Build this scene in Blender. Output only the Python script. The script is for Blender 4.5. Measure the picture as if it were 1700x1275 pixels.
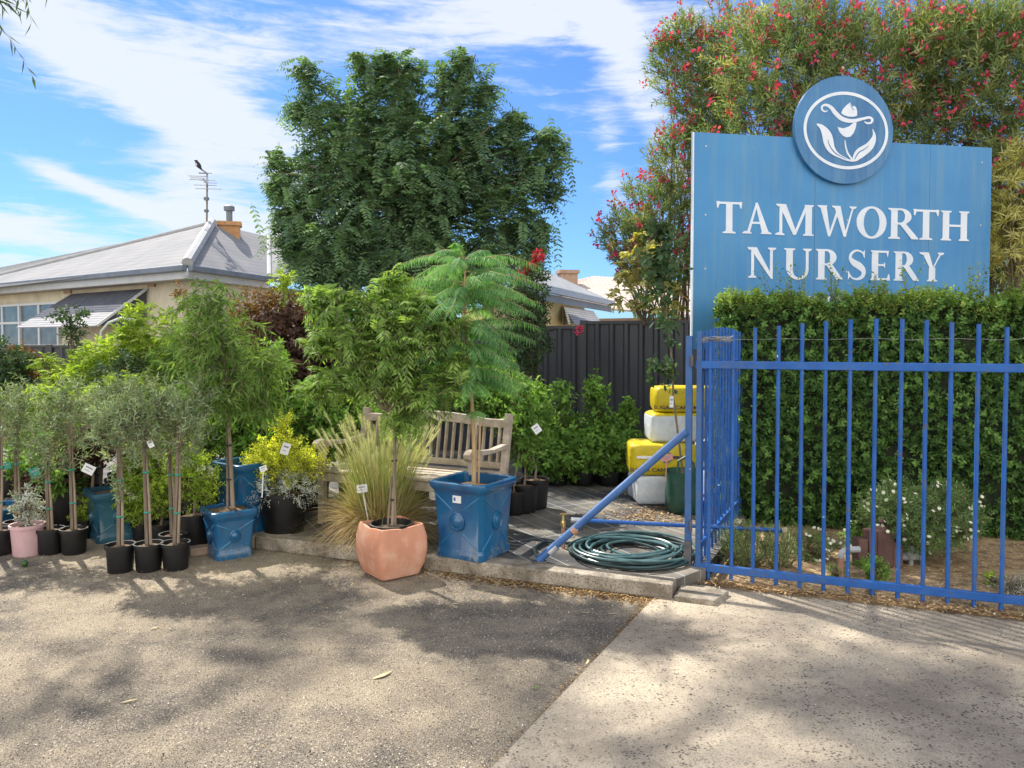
import bpy, math, random
import numpy as np
from math import radians as R, sin, cos, pi
from mathutils import Vector, Matrix
random.seed(7)
scn = bpy.context.scene
for o in list(bpy.data.objects): bpy.data.objects.remove(o)
C = scn.collection
# ------------------------------------------------------------------ camera
F = 1270.0; PY = 605.0; PITCH = R(1.8); CH = 1.6
cam_d = bpy.data.cameras.new('camera'); cam = bpy.data.objects.new('camera', cam_d); C.objects.link(cam)
cam.location = (0, 0, CH); cam.rotation_euler = (pi/2 - PITCH, 0, 0)
cam_d.sensor_width = 36; cam_d.lens = F/1700*36; cam_d.shift_y = -(637.5-PY)/1700
cam_d.clip_start = .05; cam_d.clip_end = 2000
scn.camera = cam
scn.view_settings.view_transform = 'Standard'; scn.view_settings.look = 'None'
scn.view_settings.exposure = 1.0; scn.view_settings.gamma = 1
def ray(px, py):
    a = (px-850)/F; b = (PY-py)/F
    return Vector((a, cos(PITCH)+b*sin(PITCH), -sin(PITCH)+b*cos(PITCH)))
def W(px, py, D):                       # world point seen at that place, D metres ahead
    d = ray(px, py); return Vector((0, 0, CH)) + d*(D/d.y)
def G(px, py, z=0.0):                   # world point on the level z
    d = ray(px, py); return Vector((0, 0, CH)) + d*((z-CH)/d.z)
def onplane(px, py, p0, n):
    d = ray(px, py); o = Vector((0, 0, CH)); return o + d*((p0-o).dot(n)/d.dot(n))
# ------------------------------------------------------------------ world and sun
SUN_AZ, SUN_EL = R(-38), R(50)          # azimuth from +Y towards +X
w = bpy.data.worlds.new('World'); scn.world = w; w.use_nodes = True
nt = w.node_tree; N = nt.nodes; Lk = nt.links; N.clear()
def nd(tree, t, **k):
    n = tree.nodes.new(t)
    for a, v in k.items(): setattr(n, a, v)
    return n
out = nd(nt, 'ShaderNodeOutputWorld'); bg = nd(nt, 'ShaderNodeBackground'); bg.inputs[1].default_value = .12
sky = nd(nt, 'ShaderNodeTexSky', sky_type='NISHITA', sun_disc=False, sun_elevation=SUN_EL, sun_rotation=SUN_AZ)
sky.altitude = 400; sky.air_density = 1.0; sky.dust_density = .6; sky.ozone_density = 1.6
def M(tree, op, a, b=None, c=None, clamp=False):
    n = nd(tree, 'ShaderNodeMath', operation=op, use_clamp=clamp)
    for i, v in enumerate((a, b, c)):
        if v is None: continue
        if isinstance(v, (int, float)): n.inputs[i].default_value = v
        else: tree.links.new(v, n.inputs[i])
    return n.outputs[0]
tc = nd(nt, 'ShaderNodeTexCoord'); sx = nd(nt, 'ShaderNodeSeparateXYZ'); Lk.new(tc.outputs['Generated'], sx.inputs[0])
az = M(nt, 'ARCTAN2', sx.outputs[0], sx.outputs[1]); el = M(nt, 'ARCSINE', sx.outputs[2])
cb = nd(nt, 'ShaderNodeCombineXYZ'); Lk.new(az, cb.inputs[0]); Lk.new(el, cb.inputs[1])
def cloudnoise(rot, sc, scale, detail=7, rough=.62, dist=.6):
    mp = nd(nt, 'ShaderNodeMapping'); mp.inputs['Rotation'].default_value = (0, 0, R(rot)); mp.inputs['Scale'].default_value = sc
    Lk.new(cb.outputs[0], mp.inputs[0])
    n = nd(nt, 'ShaderNodeTexNoise'); n.inputs['Scale'].default_value = scale; n.inputs['Detail'].default_value = detail
    n.inputs['Roughness'].default_value = rough; n.inputs['Distortion'].default_value = dist
    Lk.new(mp.outputs[0], n.inputs['Vector']); return n.outputs[0]
n1 = cloudnoise(28, (.8, 2.4, 1), 4.0); n2 = cloudnoise(24, (1, 6.5, 1), 10.0, 9, .66, .5)
def blob(px, py, rx, ry, rot, amp):     # a soft bank of cloud around one direction of the sky
    d = ray(px, py).normalized(); a0 = math.atan2(d.x, d.y); e0 = math.asin(d.z)
    da = M(nt, 'SUBTRACT', az, a0); de = M(nt, 'SUBTRACT', el, e0); c, s = cos(R(rot)), sin(R(rot))
    u = M(nt, 'ADD', M(nt, 'MULTIPLY', da, c), M(nt, 'MULTIPLY', de, s)); v = M(nt, 'SUBTRACT', M(nt, 'MULTIPLY', de, c), M(nt, 'MULTIPLY', da, s))
    u = M(nt, 'DIVIDE', u, rx/F); v = M(nt, 'DIVIDE', v, ry/F)
    q = M(nt, 'ADD', M(nt, 'MULTIPLY', u, u), M(nt, 'MULTIPLY', v, v))
    return M(nt, 'MULTIPLY', M(nt, 'EXPONENT', M(nt, 'MULTIPLY', q, -1.0)), amp)
banks = [(220, 120, 330, 60, -24, .55), (420, 210, 170, 70, -30, .40), (560, 60, 330, 60, 5, .50), (310, 300, 60, 90, 40, .40), (150, 312, 120, 14, -20, .75), (900, 10, 330, 45, -8, .50),
         (1050, 120, 170, 34, -64, .62), (90, 395, 160, 28, -8, .55), (430, 385, 130, 34, -10, .60), (1010, 250, 130, 30, -84, .42), (20, 445, 120, 22, 0, .5), (60, 30, 160, 40, -30, .3)]
tot = None
for b in banks:
    q = blob(*b); tot = q if tot is None else M(nt, 'ADD', tot, q)
mask = M(nt, 'ADD', tot, M(nt, 'MULTIPLY', M(nt, 'SUBTRACT', n1, .5), 1.7)); mask = M(nt, 'ADD', mask, M(nt, 'MULTIPLY', M(nt, 'SUBTRACT', n2, .5), 1.25))
mr = nd(nt, 'ShaderNodeMapRange', interpolation_type='SMOOTHSTEP'); Lk.new(mask, mr.inputs[0])
mr.inputs[1].default_value = .10; mr.inputs[2].default_value = .74; mr.inputs[3].default_value = 0.03; mr.inputs[4].default_value = .93
tint = nd(nt, 'ShaderNodeMix', data_type='RGBA', blend_type='MULTIPLY'); tint.inputs[0].default_value = 1
Lk.new(sky.outputs[0], tint.inputs[6]); tint.inputs[7].default_value = (.27, .455, .71, 1)
mx = nd(nt, 'ShaderNodeMix', data_type='RGBA'); Lk.new(mr.outputs[0], mx.inputs[0]); Lk.new(tint.outputs[2], mx.inputs[6])
mx.inputs[7].default_value = (3.7, 3.95, 4.3, 1)
# bright cloud added across the unseen sky behind the camera to fill the shade
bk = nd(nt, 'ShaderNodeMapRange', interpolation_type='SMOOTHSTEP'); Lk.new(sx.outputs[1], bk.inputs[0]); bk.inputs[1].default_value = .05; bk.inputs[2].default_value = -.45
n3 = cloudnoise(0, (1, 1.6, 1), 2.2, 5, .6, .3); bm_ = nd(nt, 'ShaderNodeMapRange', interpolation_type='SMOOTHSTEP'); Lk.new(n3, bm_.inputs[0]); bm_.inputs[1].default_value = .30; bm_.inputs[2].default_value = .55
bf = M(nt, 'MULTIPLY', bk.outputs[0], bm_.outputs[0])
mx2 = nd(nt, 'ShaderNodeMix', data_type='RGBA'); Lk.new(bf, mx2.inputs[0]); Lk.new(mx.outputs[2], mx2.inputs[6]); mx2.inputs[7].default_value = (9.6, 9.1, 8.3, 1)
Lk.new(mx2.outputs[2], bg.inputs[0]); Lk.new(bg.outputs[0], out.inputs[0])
sl = bpy.data.lights.new('sun', 'SUN'); sun = bpy.data.objects.new('sun', sl); C.objects.link(sun)
sl.energy = 4.3; sl.angle = R(.9); sl.color = (1, .93, .82)
sd = Vector((sin(SUN_AZ)*cos(SUN_EL), cos(SUN_AZ)*cos(SUN_EL), sin(SUN_EL)))
sun.rotation_euler = sd.to_track_quat('Z', 'Y').to_euler(); sun.location = sd*30
# ------------------------------------------------------------------ materials
MT = {}
def mat(name, c1, c2=None, scale=8, rough=.6, bump=0, bscale=60, metal=0, spec=.5, detail=5, lo=.35, hi=.65, coords='Object', stretch=(1, 1, 1), extra=None, coat=0):
    if name in MT: return MT[name]
    m = bpy.data.materials.new(name); m.use_nodes = True; t = m.node_tree; p = t.nodes['Principled BSDF']; MT[name] = m
    p.inputs['Base Color'].default_value = (*c1, 1); p.inputs['Roughness'].default_value = rough; p.inputs['Metallic'].default_value = metal
    p.inputs['Specular IOR Level'].default_value = spec; p.inputs['Coat Weight'].default_value = coat
    tc = nd(t, 'ShaderNodeTexCoord'); mp = nd(t, 'ShaderNodeMapping'); mp.inputs['Scale'].default_value = stretch; t.links.new(tc.outputs[coords], mp.inputs[0])
    col = None
    if c2 is not None:
        n = nd(t, 'ShaderNodeTexNoise'); n.inputs['Scale'].default_value = scale; n.inputs['Detail'].default_value = detail; n.inputs['Roughness'].default_value = .6
        t.links.new(mp.outputs[0], n.inputs['Vector'])
        r = nd(t, 'ShaderNodeValToRGB'); r.color_ramp.elements[0].position = lo; r.color_ramp.elements[1].position = hi
        r.color_ramp.elements[0].color = (*c1, 1); r.color_ramp.elements[1].color = (*c2, 1)
        t.links.new(n.outputs[0], r.inputs[0]); col = r.outputs[0]
    if extra: col = extra(t, mp.outputs[0], col)
    if col is not None: t.links.new(col, p.inputs['Base Color'])
    if bump:
        n = nd(t, 'ShaderNodeTexNoise'); n.inputs['Scale'].default_value = bscale; n.inputs['Detail'].default_value = 4; t.links.new(mp.outputs[0], n.inputs['Vector'])
        b = nd(t, 'ShaderNodeBump'); b.inputs['Strength'].default_value = bump; b.inputs['Distance'].default_value = .01
        t.links.new(n.outputs[0], b.inputs['Height']); t.links.new(b.outputs[0], p.inputs['Normal'])
    return m
def mixc(t, fac, a, b, blend='MIX'):
    n = nd(t, 'ShaderNodeMix', data_type='RGBA', blend_type=blend)
    for i, v in ((0, fac), (6, a), (7, b)):
        if isinstance(v, (int, float)): n.inputs[i].default_value = v
        elif isinstance(v, tuple): n.inputs[i].default_value = (*v, 1)
        else: t.links.new(v, n.inputs[i])
    return n.outputs[2]
def noise(t, vec, scale, detail=4, lo=.4, hi=.6, rough=.6):
    n = nd(t, 'ShaderNodeTexNoise'); n.inputs['Scale'].default_value = scale; n.inputs['Detail'].default_value = detail; n.inputs['Roughness'].default_value = rough
    t.links.new(vec, n.inputs['Vector'])
    r = nd(t, 'ShaderNodeMapRange'); r.inputs[1].default_value = lo; r.inputs[2].default_value = hi; t.links.new(n.outputs[0], r.inputs[0]); return r.outputs[0]
def leafmat(name, cols, trans=.4, rough=.45):
    rough = max(rough, .6)
    m = bpy.data.materials.new(name); m.use_nodes = True; t = m.node_tree; p = t.nodes['Principled BSDF']; MT[name] = m
    a = nd(t, 'ShaderNodeAttribute', attribute_name='rv'); r = nd(t, 'ShaderNodeValToRGB'); e = r.color_ramp.elements
    for i, c in enumerate(cols):
        x = i/(len(cols)-1)
        q = e[0] if i == 0 else (e[1] if i == len(cols)-1 else e.new(x)); q.position = x; q.color = (*c, 1)
    t.links.new(a.outputs['Fac'], r.inputs[0]); t.links.new(r.outputs[0], p.inputs['Base Color'])
    p.inputs['Roughness'].default_value = rough; p.inputs['Specular IOR Level'].default_value = .10
    tr = nd(t, 'ShaderNodeBsdfTranslucent'); g = mixc(t, 1.0, r.outputs[0], (1.5, 1.55, .55), 'MULTIPLY'); t.links.new(g, tr.inputs[0])
    ms = nd(t, 'ShaderNodeMixShader'); ms.inputs[0].default_value = trans
    t.links.new(p.outputs[0], ms.inputs[1]); t.links.new(tr.outputs[0], ms.inputs[2]); t.links.new(ms.outputs[0], t.nodes['Material Output'].inputs[0])
    return m
leafmat('leaf_robinia', [(.044,.10,.10), (.075,.165,.13), (.12,.25,.15), (.24,.40,.16)], .28, .6)
leafmat('leaf_olive', [(.05,.105,.04), (.12,.21,.085), (.23,.35,.16), (.42,.52,.34)], .30, .38)
leafmat('leaf_green', [(.025,.08,.02), (.07,.20,.03), (.15,.35,.06), (.32,.54,.12)], .40, .28)
leafmat('leaf_lime', [(.06,.16,.02), (.17,.36,.03), (.32,.54,.06), (.55,.68,.12)], .45, .38)
leafmat('leaf_willow', [(.035,.11,.025), (.10,.25,.05), (.19,.38,.08), (.36,.52,.16)], .42, .3)
leafmat('leaf_fern', [(.03,.14,.07), (.07,.25,.11), (.14,.38,.16), (.30,.54,.22)], .42, .4)
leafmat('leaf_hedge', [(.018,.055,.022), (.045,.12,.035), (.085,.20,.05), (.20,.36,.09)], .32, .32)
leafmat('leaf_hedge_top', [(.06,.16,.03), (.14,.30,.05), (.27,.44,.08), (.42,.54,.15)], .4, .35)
leafmat('leaf_oleander', [(.06,.15,.06), (.11,.24,.09), (.19,.34,.13), (.32,.46,.22), (.38,.42,.20)], .34, .5)
leafmat('leaf_yellow', [(.30,.30,.08), (.48,.44,.12), (.64,.58,.20), (.72,.68,.34)], .4, .5)
leafmat('petal_deep', [(.42,.02,.09), (.60,.04,.15), (.72,.12,.24)], .3, .5)
leafmat('leaf_purple', [(.018,.012,.014), (.04,.018,.02), (.08,.03,.03), (.16,.09,.07)], .2, .3)
leafmat('leaf_red', [(.12,.02,.02), (.25,.04,.03), (.40,.08,.05), (.22,.16,.06)], .35, .35)
leafmat('leaf_gold', [(.34,.42,.02), (.58,.64,.03), (.74,.78,.07), (.85,.85,.16)], .45, .5)
leafmat('leaf_silver', [(.22,.27,.25), (.40,.45,.42), (.58,.62,.60), (.72,.75,.72)], .2, .6)
leafmat('leaf_dark', [(.018,.045,.025), (.03,.075,.035), (.05,.11,.05), (.10,.17,.08)], .25, .35)
leafmat('leaf_rosemary', [(.04,.11,.04), (.09,.20,.07), (.17,.31,.10), (.30,.44,.17)], .3, .45)
leafmat('leaf_gum', [(.04,.09,.04), (.07,.13,.06), (.12,.18,.09)], .2, .4)
leafmat('petal_pink', [(.45,.03,.10), (.65,.05,.16), (.80,.15,.28)], .35, .5)
leafmat('petal_red', [(.30,.005,.03), (.50,.01,.06), (.65,.05,.12)], .25, .5)
leafmat('petal_white', [(.75,.75,.70), (.85,.85,.80), (.80,.78,.60)], .2, .6)
leafmat('grass_green', [(.14,.26,.05), (.32,.40,.11), (.56,.52,.24), (.68,.60,.35)], .3, .5)
leafmat('grass_straw', [(.30,.18,.06), (.50,.33,.13), (.62,.45,.22), (.70,.58,.34)], .25, .6)
leafmat('grass_plume', [(.55,.55,.32), (.68,.68,.46), (.78,.78,.60)], .35, .8)
leafmat('chips', [(.16,.09,.05), (.38,.24,.12), (.58,.42,.22), (.74,.60,.38)], .0, .8)
leafmat('grit', [(.05,.05,.05), (.16,.14,.12), (.36,.31,.24), (.58,.52,.42)], 0, .9)
leafmat('grit_dark', [(.05,.045,.04), (.10,.085,.07), (.20,.17,.13), (.45,.38,.28)], 0, .9)
leafmat('litter', [(.09,.03,.015), (.32,.10,.035), (.50,.21,.07), (.56,.40,.20)], .1, .7)
def speck(t, v, col):
    a = noise(t, v, 150, 4, .47, .60, .8); b = noise(t, v, 80, 4, .52, .62, .8); g = noise(t, v, .8, 7, .40, .60, .66); h = noise(t, v, 3.2, 7, .42, .60, .72)
    base = mixc(t, g, (.15, .13, .108), (.37, .305, .22)); base = mixc(t, M(t, 'MULTIPLY', h, .6), base, (.44, .37, .265)); st = noise(t, v, .45, 5, .54, .66, .6); base = mixc(t, M(t, 'MULTIPLY', st, .6), base, (.07, .07, .075)); cr = noise(t, v, 17, 6, .56, .64, .8); base = mixc(t, M(t, 'MULTIPLY', cr, .5), base, (.10, .085, .07))
    base = mixc(t, M(t, 'MULTIPLY', a, .85), base, (.03, .028, .028)); return mixc(t, M(t, 'MULTIPLY', b, .5), base, (.56, .51, .42))
mat('asphalt', (.2, .2, .2), None, rough=.95, bump=.75, bscale=190, spec=.2, extra=speck)
def conc(t, v, col):
    base = mixc(t, noise(t, v, 1.3, 7, .38, .62, .68), (.27, .23, .18), (.53, .455, .345))
    vo = nd(t, 'ShaderNodeTexVoronoi'); vo.inputs['Scale'].default_value = 62; t.links.new(v, vo.inputs['Vector'])
    sp = nd(t, 'ShaderNodeMapRange'); sp.inputs[1].default_value = .44; sp.inputs[2].default_value = .22; t.links.new(vo.outputs['Distance'], sp.inputs[0])
    sel = noise(t, v, 22, 3, .46, .56); big = noise(t, v, 1.8, 4, .36, .6)
    f = M(t, 'MULTIPLY', M(t, 'MULTIPLY', sp.outputs[0], sel), M(t, 'ADD', M(t, 'MULTIPLY', big, .8), .45), clamp=True)
    base = mixc(t, f, base, (.06, .052, .05)); return mixc(t, M(t, 'MULTIPLY', noise(t, v, 110, 3, .5, .62), .6), base, (.20, .175, .15))
mat('concrete_drive', (.4, .35, .3), None, rough=.92, bump=.7, bscale=150, spec=.25, extra=conc)
mat('concrete_kerb', (.13, .11, .08), (.42, .37, .30), 6, .9, .7, 60, extra=lambda t, v, c: mixc(t, noise(t, v, 90, 3, .52, .66), c, (.12, .10, .08)))
mat('dirt', (.16, .13, .10), (.28, .24, .18), 3, .95, .6, 40)
def weed(t, v, col):
    mp = nd(t, 'ShaderNodeMapping'); mp.inputs['Rotation'].default_value = (0, 0, R(-28)); t.links.new(v, mp.inputs[0])
    s = nd(t, 'ShaderNodeSeparateXYZ'); t.links.new(mp.outputs[0], s.inputs[0])
    fx = M(t, 'FRACT', M(t, 'MULTIPLY', s.outputs[0], 5.6)); fy = M(t, 'FRACT', M(t, 'MULTIPLY', s.outputs[1], 1.15))
    ln = M(t, 'MAXIMUM', M(t, 'LESS_THAN', fx, .05), M(t, 'LESS_THAN', fy, .012))
    c = mixc(t, noise(t, v, 2.2, 5, .42, .66), (.045, .047, .052), (.20, .18, .15)); return mixc(t, M(t, 'MULTIPLY', ln, .75), c, (.34, .36, .34))
mat('weed_mat', (.05, .05, .05), None, rough=.85, bump=.3, bscale=160, extra=weed)
mat('mulch_soil', (.20, .13, .075), (.46, .33, .18), 14, .95, 1.0, 70, detail=8)
mat('terracotta', (.52, .23, .14), (.64, .33, .22), 4, .8, .15, 50, extra=lambda t, v, c: mixc(t, noise(t, v, 9, 6, .5, .8), c, (.70, .45, .33)))
def glaze(t, v, c):
    s_ = nd(t, 'ShaderNodeSeparateXYZ'); t.links.new(v, s_.inputs[0]); r_ = nd(t, 'ShaderNodeMapRange'); r_.inputs[1].default_value = .05; r_.inputs[2].default_value = .0; t.links.new(s_.outputs[2], r_.inputs[0])
    c = mixc(t, M(t, 'MULTIPLY', r_.outputs[0], noise(t, v, 16, 7, .50, .62, .8)), c, (.20, .23, .25)); c = mixc(t, M(t, 'MULTIPLY', noise(t, v, 5, 7, .5, .7, .75), .5), c, (.01, .035, .08))
    return mixc(t, noise(t, v, 14, 6, .55, .75), c, (.03, .06, .12))
mat('blue_glaze', (.004, .062, .18), (.010, .14, .31), 5, .24, .06, 30, spec=.6, coat=.4, extra=glaze, stretch=(1, 1, .45))
mat('blue_glaze_light', (.01, .12, .27), (.03, .20, .38), 8, .3, .05, 30, coat=.3)
mat('teal_glaze', (.012, .06, .11), (.03, .13, .19), 4, .3, .06, 30, coat=.3, stretch=(1, 1, .5))
mat('black_plastic', (.004, .004, .005), (.009, .009, .010), 12, .5, .05, 30)
mat('pink_plastic', (.52, .33, .36), (.62, .42, .44), 8, .55, .05, 30)
mat('potting_soil', (.06, .04, .028), (.19, .125, .075), 40, .95, 1.0, 90, detail=8)
mat('bark', (.14, .10, .07), (.30, .24, .18), 30, .9, .6, 60, stretch=(1, 1, .25))
mat('bark_pale', (.20, .155, .11), (.36, .29, .22), 25, .85, .4, 60, stretch=(1, 1, .25))
mat('bark_tan', (.34, .22, .11), (.50, .36, .20), 25, .8, .3, 60, stretch=(1, 1, .25))
mat('twig', (.13, .10, .06), (.22, .17, .10), 25, .85)
mat('stake_wood', (.12, .095, .07), (.27, .22, .165), 20, .85, .4, 80, stretch=(1, 1, .1))
mat('green_tie', (.02, .28, .20), None, rough=.6)
mat('black_tie', (.02, .02, .02), None, rough=.6)
mat('white_tag', (.72, .75, .78), None, rough=.5)
mat('tag_print', (.25, .27, .32), None, rough=.5)
mat('red_tag', (.55, .25, .22), None, rough=.5)
def chip(t, v, c):
    c = mixc(t, M(t, 'MULTIPLY', noise(t, v, 4, 8, .48, .68, .75), .55), c, (.085, .14, .27)); a = mixc(t, noise(t, v, 38, 4, .62, .66), c, (.12, .10, .09)); return mixc(t, noise(t, v, 21, 3, .725, .735), a, (.62, .66, .74))
mat('blue_paint', (.016, .088, .33), (.028, .125, .42), 6, .5, .08, 40, spec=.25, extra=chip)
mat('blue_paint_dull', (.018, .08, .25), (.035, .12, .33), 5, .55, .12, 40, extra=chip)
mat('raw_steel', (.05, .055, .075), (.12, .11, .11), 12, .6, .2, 40)
mat('wire', (.30, .30, .30), None, rough=.5, metal=.7)
def signx(t, v, c):
    mp = nd(t, 'ShaderNodeMapping'); mp.inputs['Scale'].default_value = (5, 5, .35); t.links.new(v, mp.inputs[0])
    c = mixc(t, M(t, 'MULTIPLY', noise(t, mp.outputs[0], 2.4, 8, .46, .70, .7), .65), c, (.12, .27, .42)); return mixc(t, noise(t, v, 26, 5, .70, .76), c, (.03, .08, .14))
mat('sign_blue', (.032, .20, .47), (.05, .25, .53), 1.2, .5, .04, 20, extra=signx)
mat('sign_disc', (.022, .13, .33), (.04, .19, .42), 2, .45, .04, 20, extra=signx)
mat('sign_white', (.62, .70, .82), (.72, .78, .87), 6, .6)
mat('galv', (.35, .37, .39), (.5, .52, .54), 20, .45, metal=.6)
mat('fence_metal', (.022, .026, .036), (.04, .043, .054), 3, .40, .05, 20, stretch=(1, 1, .4), spec=.6)
mat('fence_post', (.035, .038, .048), (.05, .052, .06), 5, .5)
def ribs(t, v, c):
    s = nd(t, 'ShaderNodeSeparateXYZ'); t.links.new(v, s.inputs[0]); f = M(t, 'FRACT', M(t, 'MULTIPLY', s.outputs[2], 9.5))
    return mixc(t, M(t, 'MULTIPLY', M(t, 'LESS_THAN', f, .15), .35), c, (.13, .14, .16))
mat('roof_metal', (.23, .24, .255), (.29, .29, .30), 1.2, .85, .05, 10, extra=ribs, spec=.08)
mat('roof_cap', (.36, .38, .40), (.44, .45, .46), 4, .8, spec=.1)
mat('gutter', (.13, .16, .20), (.18, .21, .25), 4, .5)
mat('fascia', (.42, .45, .48), (.50, .52, .54), 4, .6)
mat('soffit', (.34, .32, .28), None, rough=.8)
mat('cream_wall', (.50, .46, .35), (.62, .58, .46), 2.5, .9, .2, 40, extra=lambda t, v, c: mixc(t, noise(t, v, 1.6, 7, .55, .8), c, (.36, .32, .24)))
mat('yellow_wall', (.60, .50, .26), (.70, .60, .34), 2, .9, .2, 40)
mat('window_glass', (.05, .08, .11), (.12, .16, .20), 3, .18, spec=.8)
mat('window_frame', (.55, .58, .60), None, rough=.5)
mat('awning_fabric', (.06, .065, .085), (.10, .105, .125), 5, .75)
def awn(t, v, c):
    s = nd(t, 'ShaderNodeSeparateXYZ'); t.links.new(v, s.inputs[0]); f = M(t, 'FRACT', M(t, 'MULTIPLY', s.outputs[2], 19))
    return mixc(t, M(t, 'LESS_THAN', f, .22), c, (.07, .075, .09))
mat('awning_slats', (.26, .27, .29), (.34, .34, .36), 4, .7, extra=awn)
mat('brick', (.50, .24, .08), (.60, .32, .13), 5, .85)
def brickx(t, v, c):
    b = nd(t, 'ShaderNodeTexBrick'); b.inputs['Scale'].default_value = 9; b.inputs['Color1'].default_value = (.55, .26, .08, 1); b.inputs['Color2'].default_value = (.42, .18, .06, 1); b.inputs['Mortar'].default_value = (.5, .42, .32, 1)
    mp = nd(t, 'ShaderNodeMapping'); mp.inputs['Rotation'].default_value = (R(90), 0, 0); t.links.new(v, mp.inputs[0]); t.links.new(mp.outputs[0], b.inputs['Vector']); return b.outputs[0]
mat('brick_wall', (.5, .3, .1), None, rough=.85, extra=brickx)
mat('brick_old', (.30, .20, .15), (.42, .30, .22), 12, .9)
def tiles(t, v, c):
    wv = nd(t, 'ShaderNodeTexWave', wave_type='BANDS', bands_direction='X'); wv.inputs['Scale'].default_value = 2.2; t.links.new(v, wv.inputs['Vector'])
    w2 = nd(t, 'ShaderNodeTexWave', wave_type='BANDS', bands_direction='Z'); w2.inputs['Scale'].default_value = 3.2; t.links.new(v, w2.inputs['Vector'])
    return mixc(t, M(t, 'MULTIPLY', M(t, 'MULTIPLY', wv.outputs['Fac'], w2.outputs['Fac']), .7), c, (.26, .20, .17))
mat('roof_tile', (.40, .34, .30), (.50, .43, .38), 5, .9, extra=tiles)
mat('teak', (.30, .24, .18), (.52, .45, .37), 9, .85, .35, 70, stretch=(1, 1, 1), extra=lambda t, v, c: mixc(t, noise(t, v, 5, 6, .55, .75), c, (.34, .33, .30)))
mat('bag_yellow', (.50, .39, .006), (.60, .48, .015), 6, .38, 1.0, 16, spec=.5)
mat('bag_white', (.50, .56, .62), (.64, .68, .72), 6, .38, 1.0, 16)
mat('bag_green', (.14, .28, .03), None, rough=.5)
mat('print_dark', (.05, .04, .06), None, rough=.6)
mat('print_blue', (.06, .12, .30), None, rough=.6)
mat('print_white', (.75, .78, .82), None, rough=.6)
mat('green_bag', (.010, .05, .035), (.02, .08, .055), 6, .4, .7, 14)
mat('hose_green', (.008, .024, .028), (.018, .05, .055), 9, .35)
mat('hose_pale', (.03, .09, .10), (.09, .17, .18), 9, .35)
mat('brass', (.40, .30, .12), None, rough=.4, metal=.8)
mat('pvc_grey', (.30, .32, .34), (.42, .43, .44), 10, .5)
mat('pvc_cream', (.38, .34, .20), (.50, .45, .28), 10, .6)
mat('rust_pipe', (.30, .17, .11), (.42, .25, .17), 12, .8)
mat('brown_box', (.095, .05, .045), (.15, .08, .07), 8, .7, .2, 40)
mat('bird_black', (.012, .012, .014), None, rough=.5)
mat('bird_white', (.6, .6, .6), None, rough=.6)
mat('fruit', (.02, .06, .01), (.05, .12, .02), 8, .4)
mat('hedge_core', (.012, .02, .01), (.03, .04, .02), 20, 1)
mat('paver', (.26, .19, .14), (.38, .29, .22), 15, .9, .4, 60)
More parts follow.
